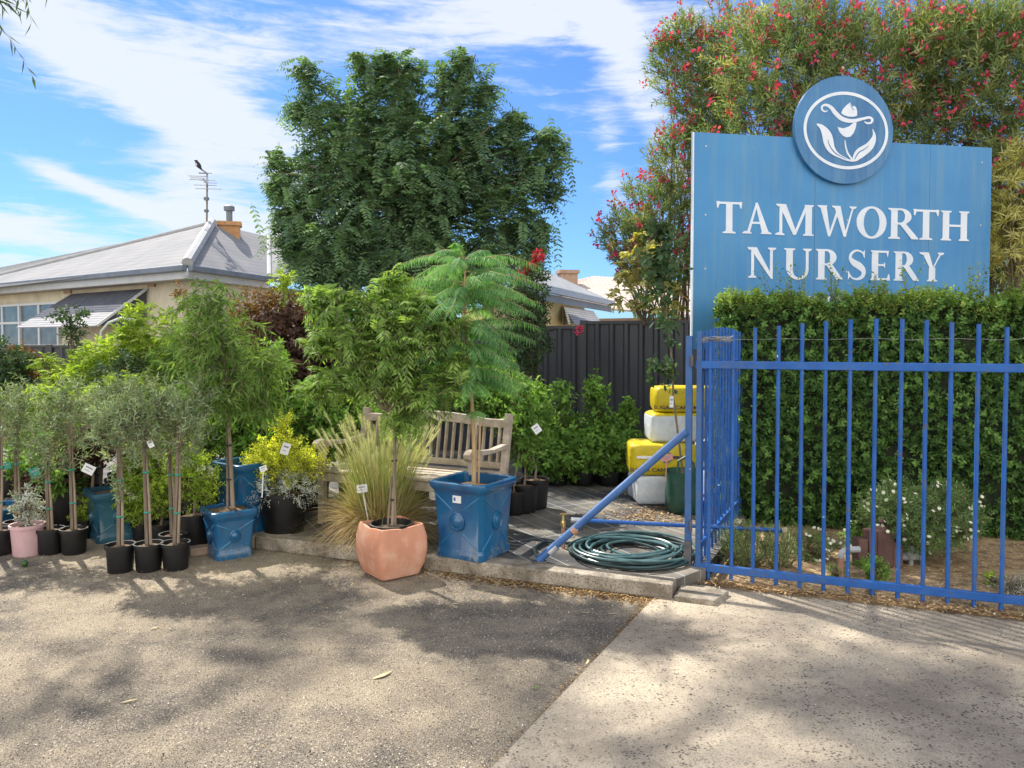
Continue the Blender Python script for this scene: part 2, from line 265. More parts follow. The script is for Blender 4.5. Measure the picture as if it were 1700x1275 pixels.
# ------------------------------------------------------------------ object helpers
def tag(o, label=None, cat=None, group=None, kind=None):
    if label: o['label'] = label
    if cat: o['category'] = cat
    if group: o['group'] = group
    if kind: o['kind'] = kind
    return o
def thing(name, label, cat, loc=(0, 0, 0), group=None, rz=0):
    o = bpy.data.objects.new(name, None); C.objects.link(o); o.location = loc; o.rotation_euler = (0, 0, rz); o.empty_display_size = .1
    return tag(o, label, cat, group)
def dup(root, loc, rz, label, group=None):
    r = root.copy(); C.objects.link(r); r.location = loc; r.rotation_euler = (0, 0, rz); r['label'] = label
    if group: r['group'] = group
    for ch in list(root.children):
        c = ch.copy(); C.objects.link(c); c.parent = r
        for g in ch.children:
            d = g.copy(); C.objects.link(d); d.parent = c
    return r
class B:                                  # collects shapes in world coordinates, links them as one mesh
    def __init__(s): s.v = []; s.f = []; s.mi = []; s.m = 0
    def add(s, vs, fs):
        k = len(s.v); s.v += [tuple(x) for x in vs]; s.f += [tuple(i+k for i in f) for f in fs]; s.mi += [s.m]*len(fs); return s
    def box(s, c, d, rz=0, mtx=None):
        c = Vector(c); m = mtx or Matrix.Rotation(rz, 3, 'Z'); h = [x/2 for x in d]
        vs = [c + m @ Vector((a*h[0], b*h[1], e*h[2])) for a in (-1, 1) for b in (-1, 1) for e in (-1, 1)]
        return s.add(vs, [(0, 1, 3, 2), (4, 6, 7, 5), (0, 4, 5, 1), (2, 3, 7, 6), (0, 2, 6, 4), (1, 5, 7, 3)])
    def beam(s, p, q, w, h, upv=(0, 0, 1)):
        p = Vector(p); q = Vector(q); x = (q-p); L = x.length; x.normalize(); u = Vector(upv); y = u.cross(x).normalized(); z = x.cross(y)
        return s.box((p+q)/2, (L, w, h), mtx=Matrix((x, y, z)).transposed())
    def tube(s, path, r, n=10, caps=True, closed=False):
        P = [Vector(p) for p in path]; rr = r if isinstance(r, (list, tuple)) else [r]*len(P); vs = []; m = len(P)
        u = None
        for i, p in enumerate(P):
            t = (P[(i+1) % m]-P[i-1]) if closed else (P[min(i+1, m-1)]-P[max(i-1, 0)]); t.normalize()
            if u is None: u = t.orthogonal().normalized()
            u = (u - t*u.dot(t)).normalized(); v = t.cross(u)
            for k in range(n):
                a = 2*pi*k/n; vs.append(p + (u*cos(a)+v*sin(a))*rr[i])
        fs = []
        for i in range(m if closed else m-1):
            j = (i+1) % m
            for k in range(n): fs.append((i*n+k, i*n+(k+1) % n, j*n+(k+1) % n, j*n+k))
        if caps and not closed: fs += [tuple(range(n))[::-1], tuple((m-1)*n+k for k in range(n))]
        return s.add(vs, fs)
    def loft(s, rings, cap0=True, cap1=True):
        n = len(rings[0]); vs = [p for r in rings for p in r]; fs = []
        for i in range(len(rings)-1):
            for k in range(n): fs.append((i*n+k, i*n+(k+1) % n, (i+1)*n+(k+1) % n, (i+1)*n+k))
        if cap0: fs.append(tuple(range(n))[::-1])
        if cap1: fs.append(tuple((len(rings)-1)*n+k for k in range(n)))
        return s.add(vs, fs)
    def lathe(s, prof, c, n=28, cap0=True, cap1=True):
        c = Vector(c); return s.loft([[c+Vector((r*cos(2*pi*k/n), r*sin(2*pi*k/n), z)) for k in range(n)] for r, z in prof], cap0, cap1)
    def sq(s, prof, c, rz, nexp=10, n=48, corner=None, cap0=True, cap1=True):
        c = Vector(c); rings = []
        for lv in prof:
            h, z = lv[0], lv[1]; e = lv[2] if len(lv) > 2 else nexp; ring = []
            for k in range(n):
                a = 2*pi*k/n+pi/n; ca, sa = cos(a), sin(a); r = h/((abs(ca)**e+abs(sa)**e)**(1/e))
                x, y = r*ca, r*sa; dz = 0
                if corner and len(lv) > 3: dz = corner*lv[3]*(abs(sin(2*a))-.5)
                ring.append(c+Vector((x*cos(rz)-y*sin(rz), x*sin(rz)+y*cos(rz), z+dz)))
            rings.append(ring)
        return s.loft(rings, cap0, cap1)
    def prism(s, pts, off):
        n = len(pts); o = Vector(off); P = [Vector(p) for p in pts]
        return s.add(P+[p+o for p in P], [tuple(range(n))[::-1], tuple(range(n, 2*n))]+[(i, (i+1) % n, n+(i+1) % n, n+i) for i in range(n)])
    def build(s, name, m, parent=None, smooth=False, bevel=0, rot=0):
        me = bpy.data.meshes.new(name); loc = parent.location if parent is not None else Vector((0, 0, 0))
        if parent is not None and parent.parent is not None: loc = parent.parent.location
        q = Matrix.Rotation(-(parent.rotation_euler[2] if parent is not None else 0), 3, 'Z') if parent is not None else Matrix.Identity(3)
        if parent is not None: vs = [q @ (Vector(v)-loc) for v in s.v]; org = Vector((0, 0, 0))
        else:
            a = np.array(s.v); org = Vector(((a[:, 0].min()+a[:, 0].max())/2, (a[:, 1].min()+a[:, 1].max())/2, a[:, 2].min())); vs = [Vector(v)-org for v in s.v]
        me.from_pydata([tuple(v) for v in vs], [], s.f)
        for k in (m if isinstance(m, (list, tuple)) else [m]): me.materials.append(MT[k])
        me.polygons.foreach_set('material_index', s.mi)
        me.update()
        import bmesh
        bm = bmesh.new(); bm.from_mesh(me); bmesh.ops.recalc_face_normals(bm, faces=bm.faces); bm.to_mesh(me); bm.free()
        if smooth:
            me.polygons.foreach_set('use_smooth', [True]*len(me.polygons))
            me.set_sharp_from_angle(angle=R(38))
        o = bpy.data.objects.new(name, me); C.objects.link(o); o.location = org
        if parent is not None: o.parent = parent
        if bevel:
            b = o.modifiers.new('bevel', 'BEVEL'); b.width = bevel; b.segments = 2; b.limit_method = 'ANGLE'; b.angle_limit = R(40)
        return o
def struct(o): return tag(o, kind='structure')
# ------------------------------------------------------------------ foliage helpers (numpy)
ZV = np.array([0, 0, 1.])
def nrm(a): return a/np.maximum(np.linalg.norm(a, axis=-1, keepdims=True), 1e-9)
class FM:
    def __init__(s): s.V = []; s.Fc = []; s.rv = []; s.n = 0; s.mi = []
    def polys(s, V, rv, mi=0):
        N_, k, _ = V.shape; s.V.append(V.reshape(-1, 3)); s.Fc.append((np.arange(N_*k).reshape(N_, k)+s.n)); s.rv.append(np.repeat(np.clip(rv, 0, 1), k)); s.n += N_*k; s.mi.append(np.full(N_, mi))
    def tubes(s, P, Rr, mi=0, n=3):
        N_, m, _ = P.shape; t = nrm(np.gradient(P, axis=1)); ref = np.where(np.abs(t[..., 2:3]) > .9, np.array([1., 0, 0]), ZV)
        u = nrm(np.cross(t, ref)); v = np.cross(t, u); a = 2*pi*np.arange(n)/n
        V = P[:, :, None]+(u[:, :, None]*np.cos(a)[None, None, :, None]+v[:, :, None]*np.sin(a)[None, None, :, None])*Rr[:, :, None, None]
        idx = np.arange(N_*m*n).reshape(N_, m, n)+s.n; nx = np.roll(idx, -1, 2)
        f = np.stack([idx[:, :-1], nx[:, :-1], nx[:, 1:], idx[:, 1:]], -1).reshape(-1, 4)
        s.V.append(V.reshape(-1, 3)); s.Fc.append(f); s.rv.append(np.full(N_*m*n, .5)); s.n += N_*m*n; s.mi.append(np.full(len(f), mi))
    def build(s, name, mats, parent=None, kind=None):
        V = np.concatenate(s.V); loc = np.array(parent.location if parent is not None else (0, 0, 0)); V = V-loc
        if parent is None: org = np.array([V[:, 0].mean(), V[:, 1].mean(), V[:, 2].min()]); V = V-org
        me = bpy.data.meshes.new(name); me.vertices.add(len(V)); me.vertices.foreach_set('co', V.astype(np.float32).ravel())
        L = np.concatenate([f.ravel() for f in s.Fc]); cnt = np.concatenate([np.full(len(f), f.shape[1]) for f in s.Fc])
        me.loops.add(len(L)); me.loops.foreach_set('vertex_index', L.astype(np.int32))
        me.polygons.add(len(cnt)); me.polygons.foreach_set('loop_start', np.concatenate([[0], np.cumsum(cnt)[:-1]]).astype(np.int32))
        me.polygons.foreach_set('material_index', np.concatenate(s.mi).astype(np.int32))
        at = me.attributes.new('rv', 'FLOAT', 'POINT'); at.data.foreach_set('value', np.concatenate(s.rv).astype(np.float32))
        for k in (mats if isinstance(mats, (list, tuple)) else [mats]): me.materials.append(MT[k])
        me.update(calc_edges=True)
        o = bpy.data.objects.new(name, me); C.objects.link(o)
        if parent is not None: o.parent = parent
        else: o.location = org
        if kind: o['kind'] = kind
        return o
PROF = {'lance': [(0, 0), (.38, .5), (1, 0), (.38, -.5)], 'oval': [(0, 0), (.25, .42), (.68, .44), (1, 0), (.68, -.44), (.25, -.42)],
        'needle': [(0, .5), (1, 0), (0, -.5)], 'strap': [(0, .25), (.5, .5), (1, 0), (.5, -.5), (0, -.25)]}
def leaves(base, ax, nm, L, Wd, kind, bend=.12, fold=.15):
    ax = nrm(ax); side = nrm(np.cross(ax, nm)); up = np.cross(side, ax); pr = PROF[kind]; out = []
    for a, b in pr: out.append(base+ax*(L*a)[:, None]+side*(Wd*b)[:, None]+up*(-bend*L*a*a+fold*Wd*abs(b))[:, None])
    return np.stack(out, 1)
def fronds(fm, rng, S, D, rl, K=8, ll=.05, lw=.015, grav=.3, ang=55, mode='spiral', kind='lance', ldroop=.15, jit=.25, s0=.12, mi=0, stem=None, stem_r=.0015, rvb=None, prof='flat', bend=.12):
    Fn = len(S); rl = np.broadcast_to(rl, (Fn,)); s = np.linspace(s0, 1, K); A = R(ang)
    pos = S[:, None]+D[:, None]*(rl[:, None]*s)[..., None]-ZV*(grav*rl[:, None]*s*s)[..., None]
    tan = nrm(D[:, None]-ZV*(2*grav*s)[None, :, None]); sd_ = nrm(np.cross(tan, ZV+rng.normal(0, .02, (Fn, 1, 3)))); up = np.cross(sd_, tan)
    size = np.ones(K) if prof == 'flat' else (.45+.55*np.sin(pi*(.12+.76*s))) if prof == 'mid' else (1.05-.55*s)
    fr = rng.uniform(0, 1, Fn) if rvb is None else rvb
    def emit(ax, nm):
        n_ = Fn*K; L = ll*np.tile(size, Fn)*rng.uniform(.75, 1.2, n_); w_ = lw*np.tile(size, Fn)*rng.uniform(.8, 1.2, n_)
        axj = ax.reshape(-1, 3)+rng.normal(0, jit, (n_, 3))*.6-ZV*ldroop; nj = nm.reshape(-1, 3)+rng.normal(0, jit, (n_, 3))
        fm.polys(leaves(pos.reshape(-1, 3), axj, nj, L, w_, kind, bend), np.repeat(fr, K)*.6+rng.uniform(0, .4, n_), mi)
    if mode == 'plane':
        for sg in (-1, 1): emit(tan*cos(A)+sd_*sg*sin(A), up)
    else:
        ph = (np.arange(K)*2.4)[None, :, None]+rng.uniform(0, 6.28, (Fn, 1, 1)); rad = sd_*np.cos(ph)+up*np.sin(ph)
        emit(tan*cos(A)+rad*sin(A), tan*sin(A)-rad*cos(A))
    if stem is not None:
        fm.tubes(np.stack([S, pos[:, K//2], pos[:, -1]], 1), np.tile([stem_r*1.5, stem_r*1.2, stem_r*.6], (Fn, 1)), stem)
def sample(rng, blobs, n, shell=.5, lump=.25):
    wt = np.array([b[1][0]*b[1][2]+b[1][0]*b[1][1] for b in blobs]); k = rng.choice(len(blobs), n, p=wt/wt.sum())
    c = np.array([tuple(b[0]) for b in blobs])[k]; r = np.array([b[1] for b in blobs])[k]; d = nrm(rng.normal(0, 1, (n, 3)))
    ph = np.sin(d[:, 0]*5.1+k)*np.sin(d[:, 2]*6.3+2*k)*np.sin(d[:, 1]*4.7+.5*k); q = (shell+(1-shell)*rng.uniform(0, 1, n)**.6)*(1+lump*ph)
    return c+d*r*q[:, None], nrm(d/np.maximum(r, .01)), c
def crown(root, seed, blobs, n, spec, trunk_top=None, bark='twig', name='foliage', limbs=18, limb_r=.012, shell=.45, name_b='branches', lump=.25, extra_fn=None):
    rng = np.random.default_rng(seed); S, O, cc = sample(rng, blobs, n, shell, lump); sp = dict(spec); up = sp.pop('up', .4); rl = sp.pop('rl', .12); m = sp.pop('mat'); rj = sp.pop('rand', .55)
    D = nrm(O+ZV*up+rng.normal(0, rj, (n, 3))); fm = FM(); rls = rl*rng.uniform(.6, 1.3, n)
    S = S-D*(rls*.6)[:, None]
    cl = .5+.5*np.sin(S[:, 0]*7/max(.3, rl*4)+seed)*np.sin(S[:, 2]*8/max(.3, rl*4)); rvb = np.clip(.65*rng.uniform(0, 1, n)+.35*cl, 0, 1)
    fronds(fm, rng, S, D, rls, rvb=rvb, stem=1 if sp.get('kind') != 'needle' else None, stem_r=sp.pop('stem_r', .0015), **sp)
    if extra_fn: extra_fn(fm, rng, S, D)
    mats = [m, bark]+(sp.get('xm') or [])
    if trunk_top is not None:
        t0 = np.array(tuple(trunk_top)); idx = rng.choice(n, min(limbs, n), replace=False); E = S[idx]; mid = t0+(E-t0)*.5+np.array([0, 0, 1])*np.linalg.norm(E-t0, axis=1)[:, None]*.12+rng.normal(0, .03, (len(idx), 3))*np.linalg.norm(E-t0, axis=1)[:, None]
        P = np.stack([np.tile(t0, (len(idx), 1)), (t0+mid)/2+rng.normal(0, .01, (len(idx), 3)), mid, (mid+E)/2, E], 1)
        b = FM(); b.tubes(P, limb_r*np.tile([1, .8, .6, .4, .2], (len(idx), 1))*rng.uniform(.5, 1, (len(idx), 1)), 0, 5); b.build(name_b, bark, root)
    return fm.build(name, mats, root)
def bp(px, py, D, rx, ry, rd=None):       # a lobe of a crown: centre seen at a place D metres away, radii measured in photo pixels (depth in metres)
    k = D/F; return (W(px, py, D), (rx*k, rd if rd else rx*k, ry*k))
SP = {
 'olive': dict(mat='leaf_olive', rl=.13, K=11, ll=.043, lw=.010, grav=.05, ang=48, up=.9, ldroop=.02),
 'robinia': dict(mat='leaf_robinia', rl=.36, K=10, ll=.062, lw=.024, grav=.40, ang=68, mode='plane', kind='oval', up=.30, ldroop=.22, jit=.16, prof='mid', rand=.5),
 'tipuana': dict(mat='leaf_willow', rl=.17, K=8, ll=.058, lw=.013, grav=.40, ang=48, mode='plane', up=.45, ldroop=.30, prof='mid', jit=.2),
 'willow': dict(mat='leaf_willow', rl=.20, K=12, ll=.065, lw=.010, grav=.45, ang=42, up=.3, ldroop=.45),
 'lime': dict(mat='leaf_lime', rl=.15, K=9, ll=.045, lw=.014, grav=.3, ang=50, mode='plane', up=.5, ldroop=.25),
 'green': dict(mat='leaf_green', rl=.14, K=9, ll=.050, lw=.022, grav=.1, ang=55, kind='oval', up=.6),
 'glossy': dict(mat='leaf_green', rl=.12, K=7, ll=.055, lw=.030, grav=.12, ang=60, kind='oval', up=.7, ldroop=.2),
 'dark': dict(mat='leaf_dark', rl=.13, K=9, ll=.045, lw=.020, grav=.12, ang=55, kind='oval', up=.4),
 'purple': dict(mat='leaf_purple', rl=.14, K=8, ll=.050, lw=.030, grav=.15, ang=60, kind='oval', up=.5, ldroop=.2),
 'red': dict(mat='leaf_red', rl=.13, K=8, ll=.045, lw=.020, grav=.1, ang=50, kind='oval', up=.8),
 'gold': dict(mat='leaf_gold', rl=.13, K=15, ll=.022, lw=.006, grav=.12, ang=60, up=.6, ldroop=0, mode='spiral'),
 'silver': dict(mat='leaf_silver', rl=.09, K=9, ll=.026, lw=.007, grav=.15, ang=50, up=.6),
 'feather': dict(mat='leaf_lime', rl=.08, K=9, ll=.024, lw=.010, grav=.15, ang=55, kind='oval', up=.6),
 'rosemary': dict(mat='leaf_rosemary', rl=.15, K=18, ll=.022, lw=.004, grav=.0, ang=42, up=1.6, ldroop=0, rand=.3),
 'fine': dict(mat='leaf_rosemary', rl=.10, K=12, ll=.024, lw=.005, grav=.05, ang=45, up=.6),
}
# ------------------------------------------------------------------ setting: ground, drive, kerb, beds
b = B(); b.add([(-400, -60, -.006), (400, -60, -.006), (400, 900, -.006), (-400, 900, -.006)], [(0, 1, 2, 3)]); struct(b.build('ground', 'dirt'))
kA = Vector((-9.0, 8.598, 0)); kB = Vector((.99, 4.65, 0)); ku = (kB-kA).normalized(); kn = Vector((-ku.y, ku.x, 0))
b = B(); b.add([(-30, -12, 0), (12, -12, 0), (12, 6, 0), (1.4, 6, 0), kB+kn*.1, kA+kn*.1, (-30, 17, 0)], [tuple(range(7))]); struct(b.build('asphalt_forecourt', 'asphalt'))
dl = Vector((1.155, 2.28, 0)).normalized(); d0 = Vector((1.02, 4.96, 0)); gu = Vector((1.64, -.62, 0)).normalized()
e0 = Vector((1.30, 4.90, 0)); e1 = e0+gu*8
b = B(); b.prism([(d0-dl*16)+Vector((0, 0, -.005)), Vector((12, -9, -.005)), e1+Vector((0, 0, -.005)), e0+Vector((0, 0, -.005)), d0+Vector((0, 0, -.005))], (0, 0, .017)); struct(b.build('concrete_driveway', 'concrete_drive'))
# kerb stones
cuts = [0, 3.2, 5.6, 7.55, 9.0, (kB-kA).length]
for i in range(len(cuts)-1):
    b = B(); p = kA+ku*(cuts[i]+.006); q = kA+ku*(cuts[i+1]-.006); b.prism([p, q, q+kn*.16, p+kn*.16], (0, 0, .10+.003*(i % 2)))
    struct(b.build('kerb', 'concrete_kerb', bevel=.012))
b = B(); p = kB+ku*.012; b.prism([p-kn*.03, p+ku*.24-kn*.03, p+ku*.30+kn*.20, p+kn*.20], (0, 0, .045)); struct(b.build('kerb', 'concrete_kerb', bevel=.01))
b = B(); z = .092; m0 = kA+kn*.158; m1 = kB+kn*.158
b.prism([(m0.x, m0.y, 0), (m1.x, m1.y, 0), (1.28, 5.02, 0), (2.02, 6.55, 0), (2.6, 13, 0), (-9, 15, 0)], (0, 0, z)); struct(b.build('weed_mat_floor', 'weed_mat'))
b = B(); b.prism([e0+Vector((.02, .01, 0)), e1+Vector((0, .02, 0)), (12, 14, 0), (2.61, 14, 0), (2.61, 13, 0), (2.03, 6.54, 0), (1.31, 5.02, 0)], (0, 0, .022)); struct(b.build('mulch_bed', 'mulch_soil'))
def scatter(name, mats, seed, pts, L, Wd, z, lift=.5, label=None, cat=None, kind='lance'):
    rng = np.random.default_rng(seed); n = len(pts); P = np.column_stack([pts, z+rng.uniform(0, .012, n)]); a = rng.uniform(0, 6.28, n)
    ax = np.column_stack([np.cos(a), np.sin(a), rng.normal(0, .25*lift, n)]); nm = np.column_stack([rng.normal(0, .3*lift, n), rng.normal(0, .3*lift, n), np.ones(n)])
    fm = FM(); fm.polys(leaves(P, ax, nm, L*rng.uniform(.4, 1.3, n), Wd*rng.uniform(.5, 1.3, n), kind, rng.uniform(-.2, .3), .1), rng.uniform(0, 1, n)); o = fm.build(name, mats, None, 'stuff')
    return tag(o, label, cat)
rg = np.random.default_rng(3)
def tri(n, f, acc):                        # n random ground places accepted by acc
    out_ = []
    while len(out_) < n:
        p = f(); 
        if acc(*p): out_.append(p)
    return np.array(out_)
P = tri(26000, lambda: (rg.uniform(1.3, 6.5), rg.uniform(2.6, 7.0)), lambda x, y: (y-e0.y)*gu.x-(x-e0.x)*gu.y > .03 and x-1.31 > (y-5.02)*.47+.03)
scatter('mulch_chips', 'chips', 5, P,   .04, .006, .023, label='straw coloured mulch chips covering the bed behind the blue gate', cat='mulch')
P = tri(2600, lambda: (lambda t, s: (e0.x+gu.x*t-gu.y*s, e0.y+gu.y*t+gu.x*s))(rg.uniform(-.1, 4.4), abs(rg.normal(0, .07))-.03), lambda x, y: True)
scatter('leaf_litter', 'litter', 6, P, .045, .012, .024, label='brown dry leaf litter lying along the foot of the blue gate', cat='leaf litter')
P = tri(1700, lambda: (lambda t, s: (kB.x-ku.x*t-kn.x*s, kB.y-ku.y*t-kn.y*s))(abs(rg.normal(0, .9)), abs(rg.normal(0, .06))+.01), lambda x, y: True)
scatter('leaf_litter', 'litter', 7, P, .04, .010, .003, label='reddish dry leaves gathered against the kerb in front of the hose', cat='leaf litter')
P = tri(700, lambda: (G(rg.normal(1085, 40), rg.normal(853, 8), .1).x, G(1085, rg.normal(855, 9), .1).y), lambda x, y: x < 1.75)
scatter('leaf_litter', 'litter', 8, P, .045, .014, .094, label='heap of rusty dry leaves on the weed mat below the bags', cat='leaf litter')
P = tri(400, lambda: (lambda t, s: (kB.x-ku.x*t+kn.x*s, kB.y-ku.y*t+kn.y*s))(rg.uniform(.3, 4), rg.uniform(.2, 3)), lambda x, y: True)
scatter('leaf_litter', 'litter', 9, P, .035, .010, .094, label='scattered dry leaves on the dark weed mat around the bench', cat='leaf litter')
P = tri(260, lambda: (G(rg.uniform(0, 1000), rg.uniform(935, 1270)).x, G(500, rg.uniform(935, 1270)).y), lambda x, y: True)
scatter('ground_specks', 'litter', 10, P, .012, .005, .002, label='tiny bits of bark and leaf sprinkled on the forecourt', cat='leaf litter')
P = tri(420, lambda: (G(rg.uniform(900, 1700), rg.uniform(1000, 1270)).x, rg.uniform(2.9, 4.7)), lambda x, y: (x-d0.x)*dl.y-(y-d0.y)*dl.x > .05 and (y-e0.y)*gu.x-(x-e0.x)*gu.y < -.05)
scatter('ground_specks', 'chips', 11, P, .013, .006, .014, label='dark crumbs of debris on the concrete driveway', cat='leaf litter')
def grit(n, seed, acc, z, nm, lab, L, m):
    rng_ = np.random.default_rng(seed); Dd = 2.75+3.0*rng_.uniform(0, 1, n)**1.5; X = rng_.uniform(-.69, .69, n)*Dd; k_ = acc(X, Dd)
    scatter(nm, m, seed+1, np.column_stack([X[k_], Dd[k_]]), L, L*.8, z, 1.2, lab, 'grit', 'oval')
side_ = lambda X, Y: (X-d0.x)*dl.y-(Y-d0.y)*dl.x
front_ = lambda X, Y: (Y-kA.y)*ku.x-(X-kA.x)*ku.y
grit(34000, 31, lambda X, Y: (side_(X, Y) < -.02) & (front_(X, Y) < -.03), .0005, 'forecourt_grit', 'fine pale and dark grit strewn over the worn asphalt', .0075, 'grit')
grit(9000, 33, lambda X, Y: (side_(X, Y) > .03) & ((Y-e0.y)*gu.x-(X-e0.x)*gu.y < -.05), .0125, 'driveway_grit', 'small dark stones and grit lying on the concrete driveway', .006, 'grit_dark')
P = tri(900, lambda: (lambda t, s: (d0.x-dl.x*t-dl.y*s, d0.y-dl.y*t+dl.x*s))(abs(rg.normal(0, 1.2)), abs(rg.normal(0, .02))+.004), lambda x, y: True)
scatter('leaf_litter', 'litter', 12, P, .016, .006, .003, label='line of crumbs and dry bits along the edge of the concrete driveway', cat='leaf litter')
P = tri(1500, lambda: (G(rg.uniform(0, 1000), 935+abs(rg.normal(0, 60))).x, G(500, 935+abs(rg.normal(0, 45))).y), lambda x, y: (y-kA.y)*ku.x-(x-kA.x)*ku.y < -.02 and (x-d0.x)*dl.y-(y-d0.y)*dl.x < -.03)
scatter('leaf_litter', 'litter', 13, P, .020, .007, .003, label='brown plant debris on the asphalt in front of the pots', cat='leaf litter')
for i, (px, py, a, L, c, lab) in enumerate([(248, 1046, .3, .06, .85, 'curled straw coloured fallen leaf on the forecourt left of centre'), (200, 1168, .0, .075, .65, 'mustard fallen leaf lying low left on the forecourt'),
      (618, 1128, .35, .12, .9, 'long pale sickle shaped gum leaf in the middle of the forecourt'), (882, 1145, 0, .05, -1, 'small green leaf on the asphalt beside the driveway edge'), (972, 1108, .8, .06, .6, 'curled brown leaf at the edge of the concrete driveway'),
      (1008, 1020, -.6, .055, .8, 'tan leaf on the asphalt below the kerb end'), (965, 1018, -.8, .05, .9, 'pale yellow leaf on the asphalt below the hose coil'), (604, 1003, .6, .03, 1, 'white scrap of leaf behind the centre of the forecourt'), (752, 1003, -.9, .05, .9, 'yellow leaf right of the terracotta pot')]):
    p = G(px, py); n = np.array([[0, 0, 1.]]); fm = FM(); k = 6; th = np.linspace(0, .9, k); cen = np.array([[L*sin(t)/.9, L*(1-cos(t))/.9, .004+.006*sin(3*t)] for t in th]); ca, sa = cos(a), sin(a)
    q = B(); wd = [.001, .006, .008, .007, .005, .0005]; vs = []
    for j in range(k):
        for sg in (-1, 1):
            x, y = cen[j][0], cen[j][1]+sg*wd[j]*(L/.07); vs.append((p.x+x*ca-y*sa, p.y+x*sa+y*ca, cen[j][2]+(.012 if px > 960 and py > 1100 else 0)))
    q.add(vs, [(2*j, 2*j+1, 2*j+3, 2*j+2) for j in range(k-1)])
    tag(q.build('fallen_leaf', 'bag_green' if c < 0 else 'dryleaf' if 'dryleaf' in MT else mat('dryleaf', (.50, .38, .18), (.62, .52, .30), 30, .7).name), lab, 'leaf', 'fallen leaves on the forecourt')
# ------------------------------------------------------------------ fences
def fence_run(label, P, tops, base=.09, w0=2.37):
    root = thing('metal_fence', label, 'fence', (P[0].x, P[0].y, base), 'dark metal boundary fences')
    for i in range(len(P)-1):
        p, q = P[i], P[i+1]; u = (q-p).normalized(); n = Vector((u.y, -u.x, 0)); L = (q-p).length; zt = tops[i]
        b = B(); xs = []; x = .04
        while x < L-.06:
            for dx, dy in ((0, 0), (.10, 0), (.125, .028), (.165, .028), (.19, 0)):
                if x+dx < L-.04: xs.append((x+dx, dy))
            x += .19
        xs.append((L-.03, 0))
        vs = []
        for x, dy in xs:
            for zz in (base, zt-.02): vs.append(p+u*x+n*(dy+.006)+Vector((0, 0, zz)))
        m = len(vs)
        for x, dy in xs:
            for zz in (base, zt-.02): vs.append(p+u*x+n*(dy+.002)+Vector((0, 0, zz)))
        fs = [(2*j, 2*j+2, 2*j+3, 2*j+1) for j in range(len(xs)-1)]+[(m+2*j, m+2*j+1, m+2*j+3, m+2*j+2) for j in range(len(xs)-1)]
        b.add(vs, fs); b.build('panel', 'fence_metal', root)
        b = B(); b.beam(p+u*.03+Vector((0, 0, zt)), q-u*.03+Vector((0, 0, zt)), .06, .045); b.build('top_rail', 'fence_post', root, bevel=.006)
        b = B(); b.box(p+Vector((0, 0, base+(zt+.03-base)/2))+n*.0, (.085, .085, zt+.03-base), math.atan2(u.y, u.x)); b.build('post', 'fence_post', root, bevel=.004)
    return root
a0 = W(1160, 560, 9.3); a1 = W(969, 560, 10.0); a2 = W(750, 560, 10.5); a3 = W(525, 560, 11.0)
def flat(v): return Vector((v.x, v.y, 0))
fence_run('dark grey ribbed metal fence behind the shrubs at the far right', [flat(a1), flat(a0)+Vector((.9, -.1, 0))], [1.83])
fence_run('dark ribbed metal fence behind the bench, below the yellow house', [flat(a3), flat(a2), flat(a1)], [1.77, 1.77])
c0 = W(-60, 560, 11.8); c1 = W(84, 560, 11.6); c2 = W(300, 560, 11.4); c3 = W(520, 560, 11.1)
fence_run('low dark metal fence below the cream house at the left', [flat(c0), flat(c1), flat(c2), flat(c3)], [1.51, 1.51, 1.53])
# ------------------------------------------------------------------ houses
def zpt(px, py, z): return G(px, py, z)
EZ = 3.1
eC = G(311, 439, EZ); eL0 = G(0, 470, EZ); eR = G(447, 459, EZ); lu = (eL0-eC).normalized(); eL = eC+lu*22; ru = (eR-eC).normalized()
apx = W(352, 371, 18.9); nF = (eL-eC).cross(apx-eC).normalized(); rl_ = onplane(-160, 496, eC, nF)
house = thing('cream_house', 'cream rendered house with pale metal hip roof and dark window awning at left', 'house', (eC.x, eC.y, 0))
def slab(pts, th, name, m, root): b = B(); b.prism(pts, (0, 0, -th)); return b.build(name, m, root)
vt = W(446, 392, 21.5); nR = (eR-eC).cross(apx-eC).normalized(); vt = onplane(446, 393, eC, nR)
roof = slab([eC, eL, rl_, apx], .03, 'roof', 'roof_metal', house)
slab([eC+Vector((.0, 0, -.001)), apx+Vector((0, 0, -.001)), vt, eR], .03, 'roof', 'roof_metal', house)
w2a = onplane(505, 378, vt, Vector((0.1, -1, 1.4)).normalized()); w2b = onplane(560, 470, vt, Vector((.1, -1, 1.4)).normalized())
slab([vt+Vector((.02, 0, 0)), W(510, 376, vt.y+1.2), W(600, 462, vt.y-1.0), eR+Vector((.02, 0, .01))], .03, 'roof', 'roof_metal', house)
b = B(); b.tube([eC+Vector((0, 0, .03)), apx+Vector((0, 0, .03))], .11, 8); b.tube([apx+Vector((0, 0, .02)), rl_+Vector((0, 0, .02))], .05, 8); b.tube([vt+Vector((0, 0, .02)), eR+Vector((0, 0, .02))], .06, 8)
b.build('ridge_cap', 'roof_cap', house, smooth=True)
fo = (nF if nF.y < 0 else -nF); fo = Vector((fo.x, fo.y, 0)).normalized(); ro = Vector((ru.y, -ru.x, 0)).normalized()
b = B(); up_ = Vector((0, 0, 1))
b.beam(eC+fo*.06-up_*.07, eL+fo*.06-up_*.07, .12, .12); b.beam(eC+ro*.06-up_*.073, eR+ro*.06-up_*.073, .12, .12); b.beam(eR+ro*.06-up_*.07, eR+Vector((3.4, -.9, -.07)), .12, .12)
b.build('gutter', 'gutter', house, bevel=.02)
b = B(); b.beam(eC-up_*.20, eL-up_*.20, .03, .15); b.beam(eC-up_*.203, eR-up_*.203, .03, .15); b.build('fascia', 'fascia', house)
ins = .45; cw = eC-fo*ins-ro*ins*.6
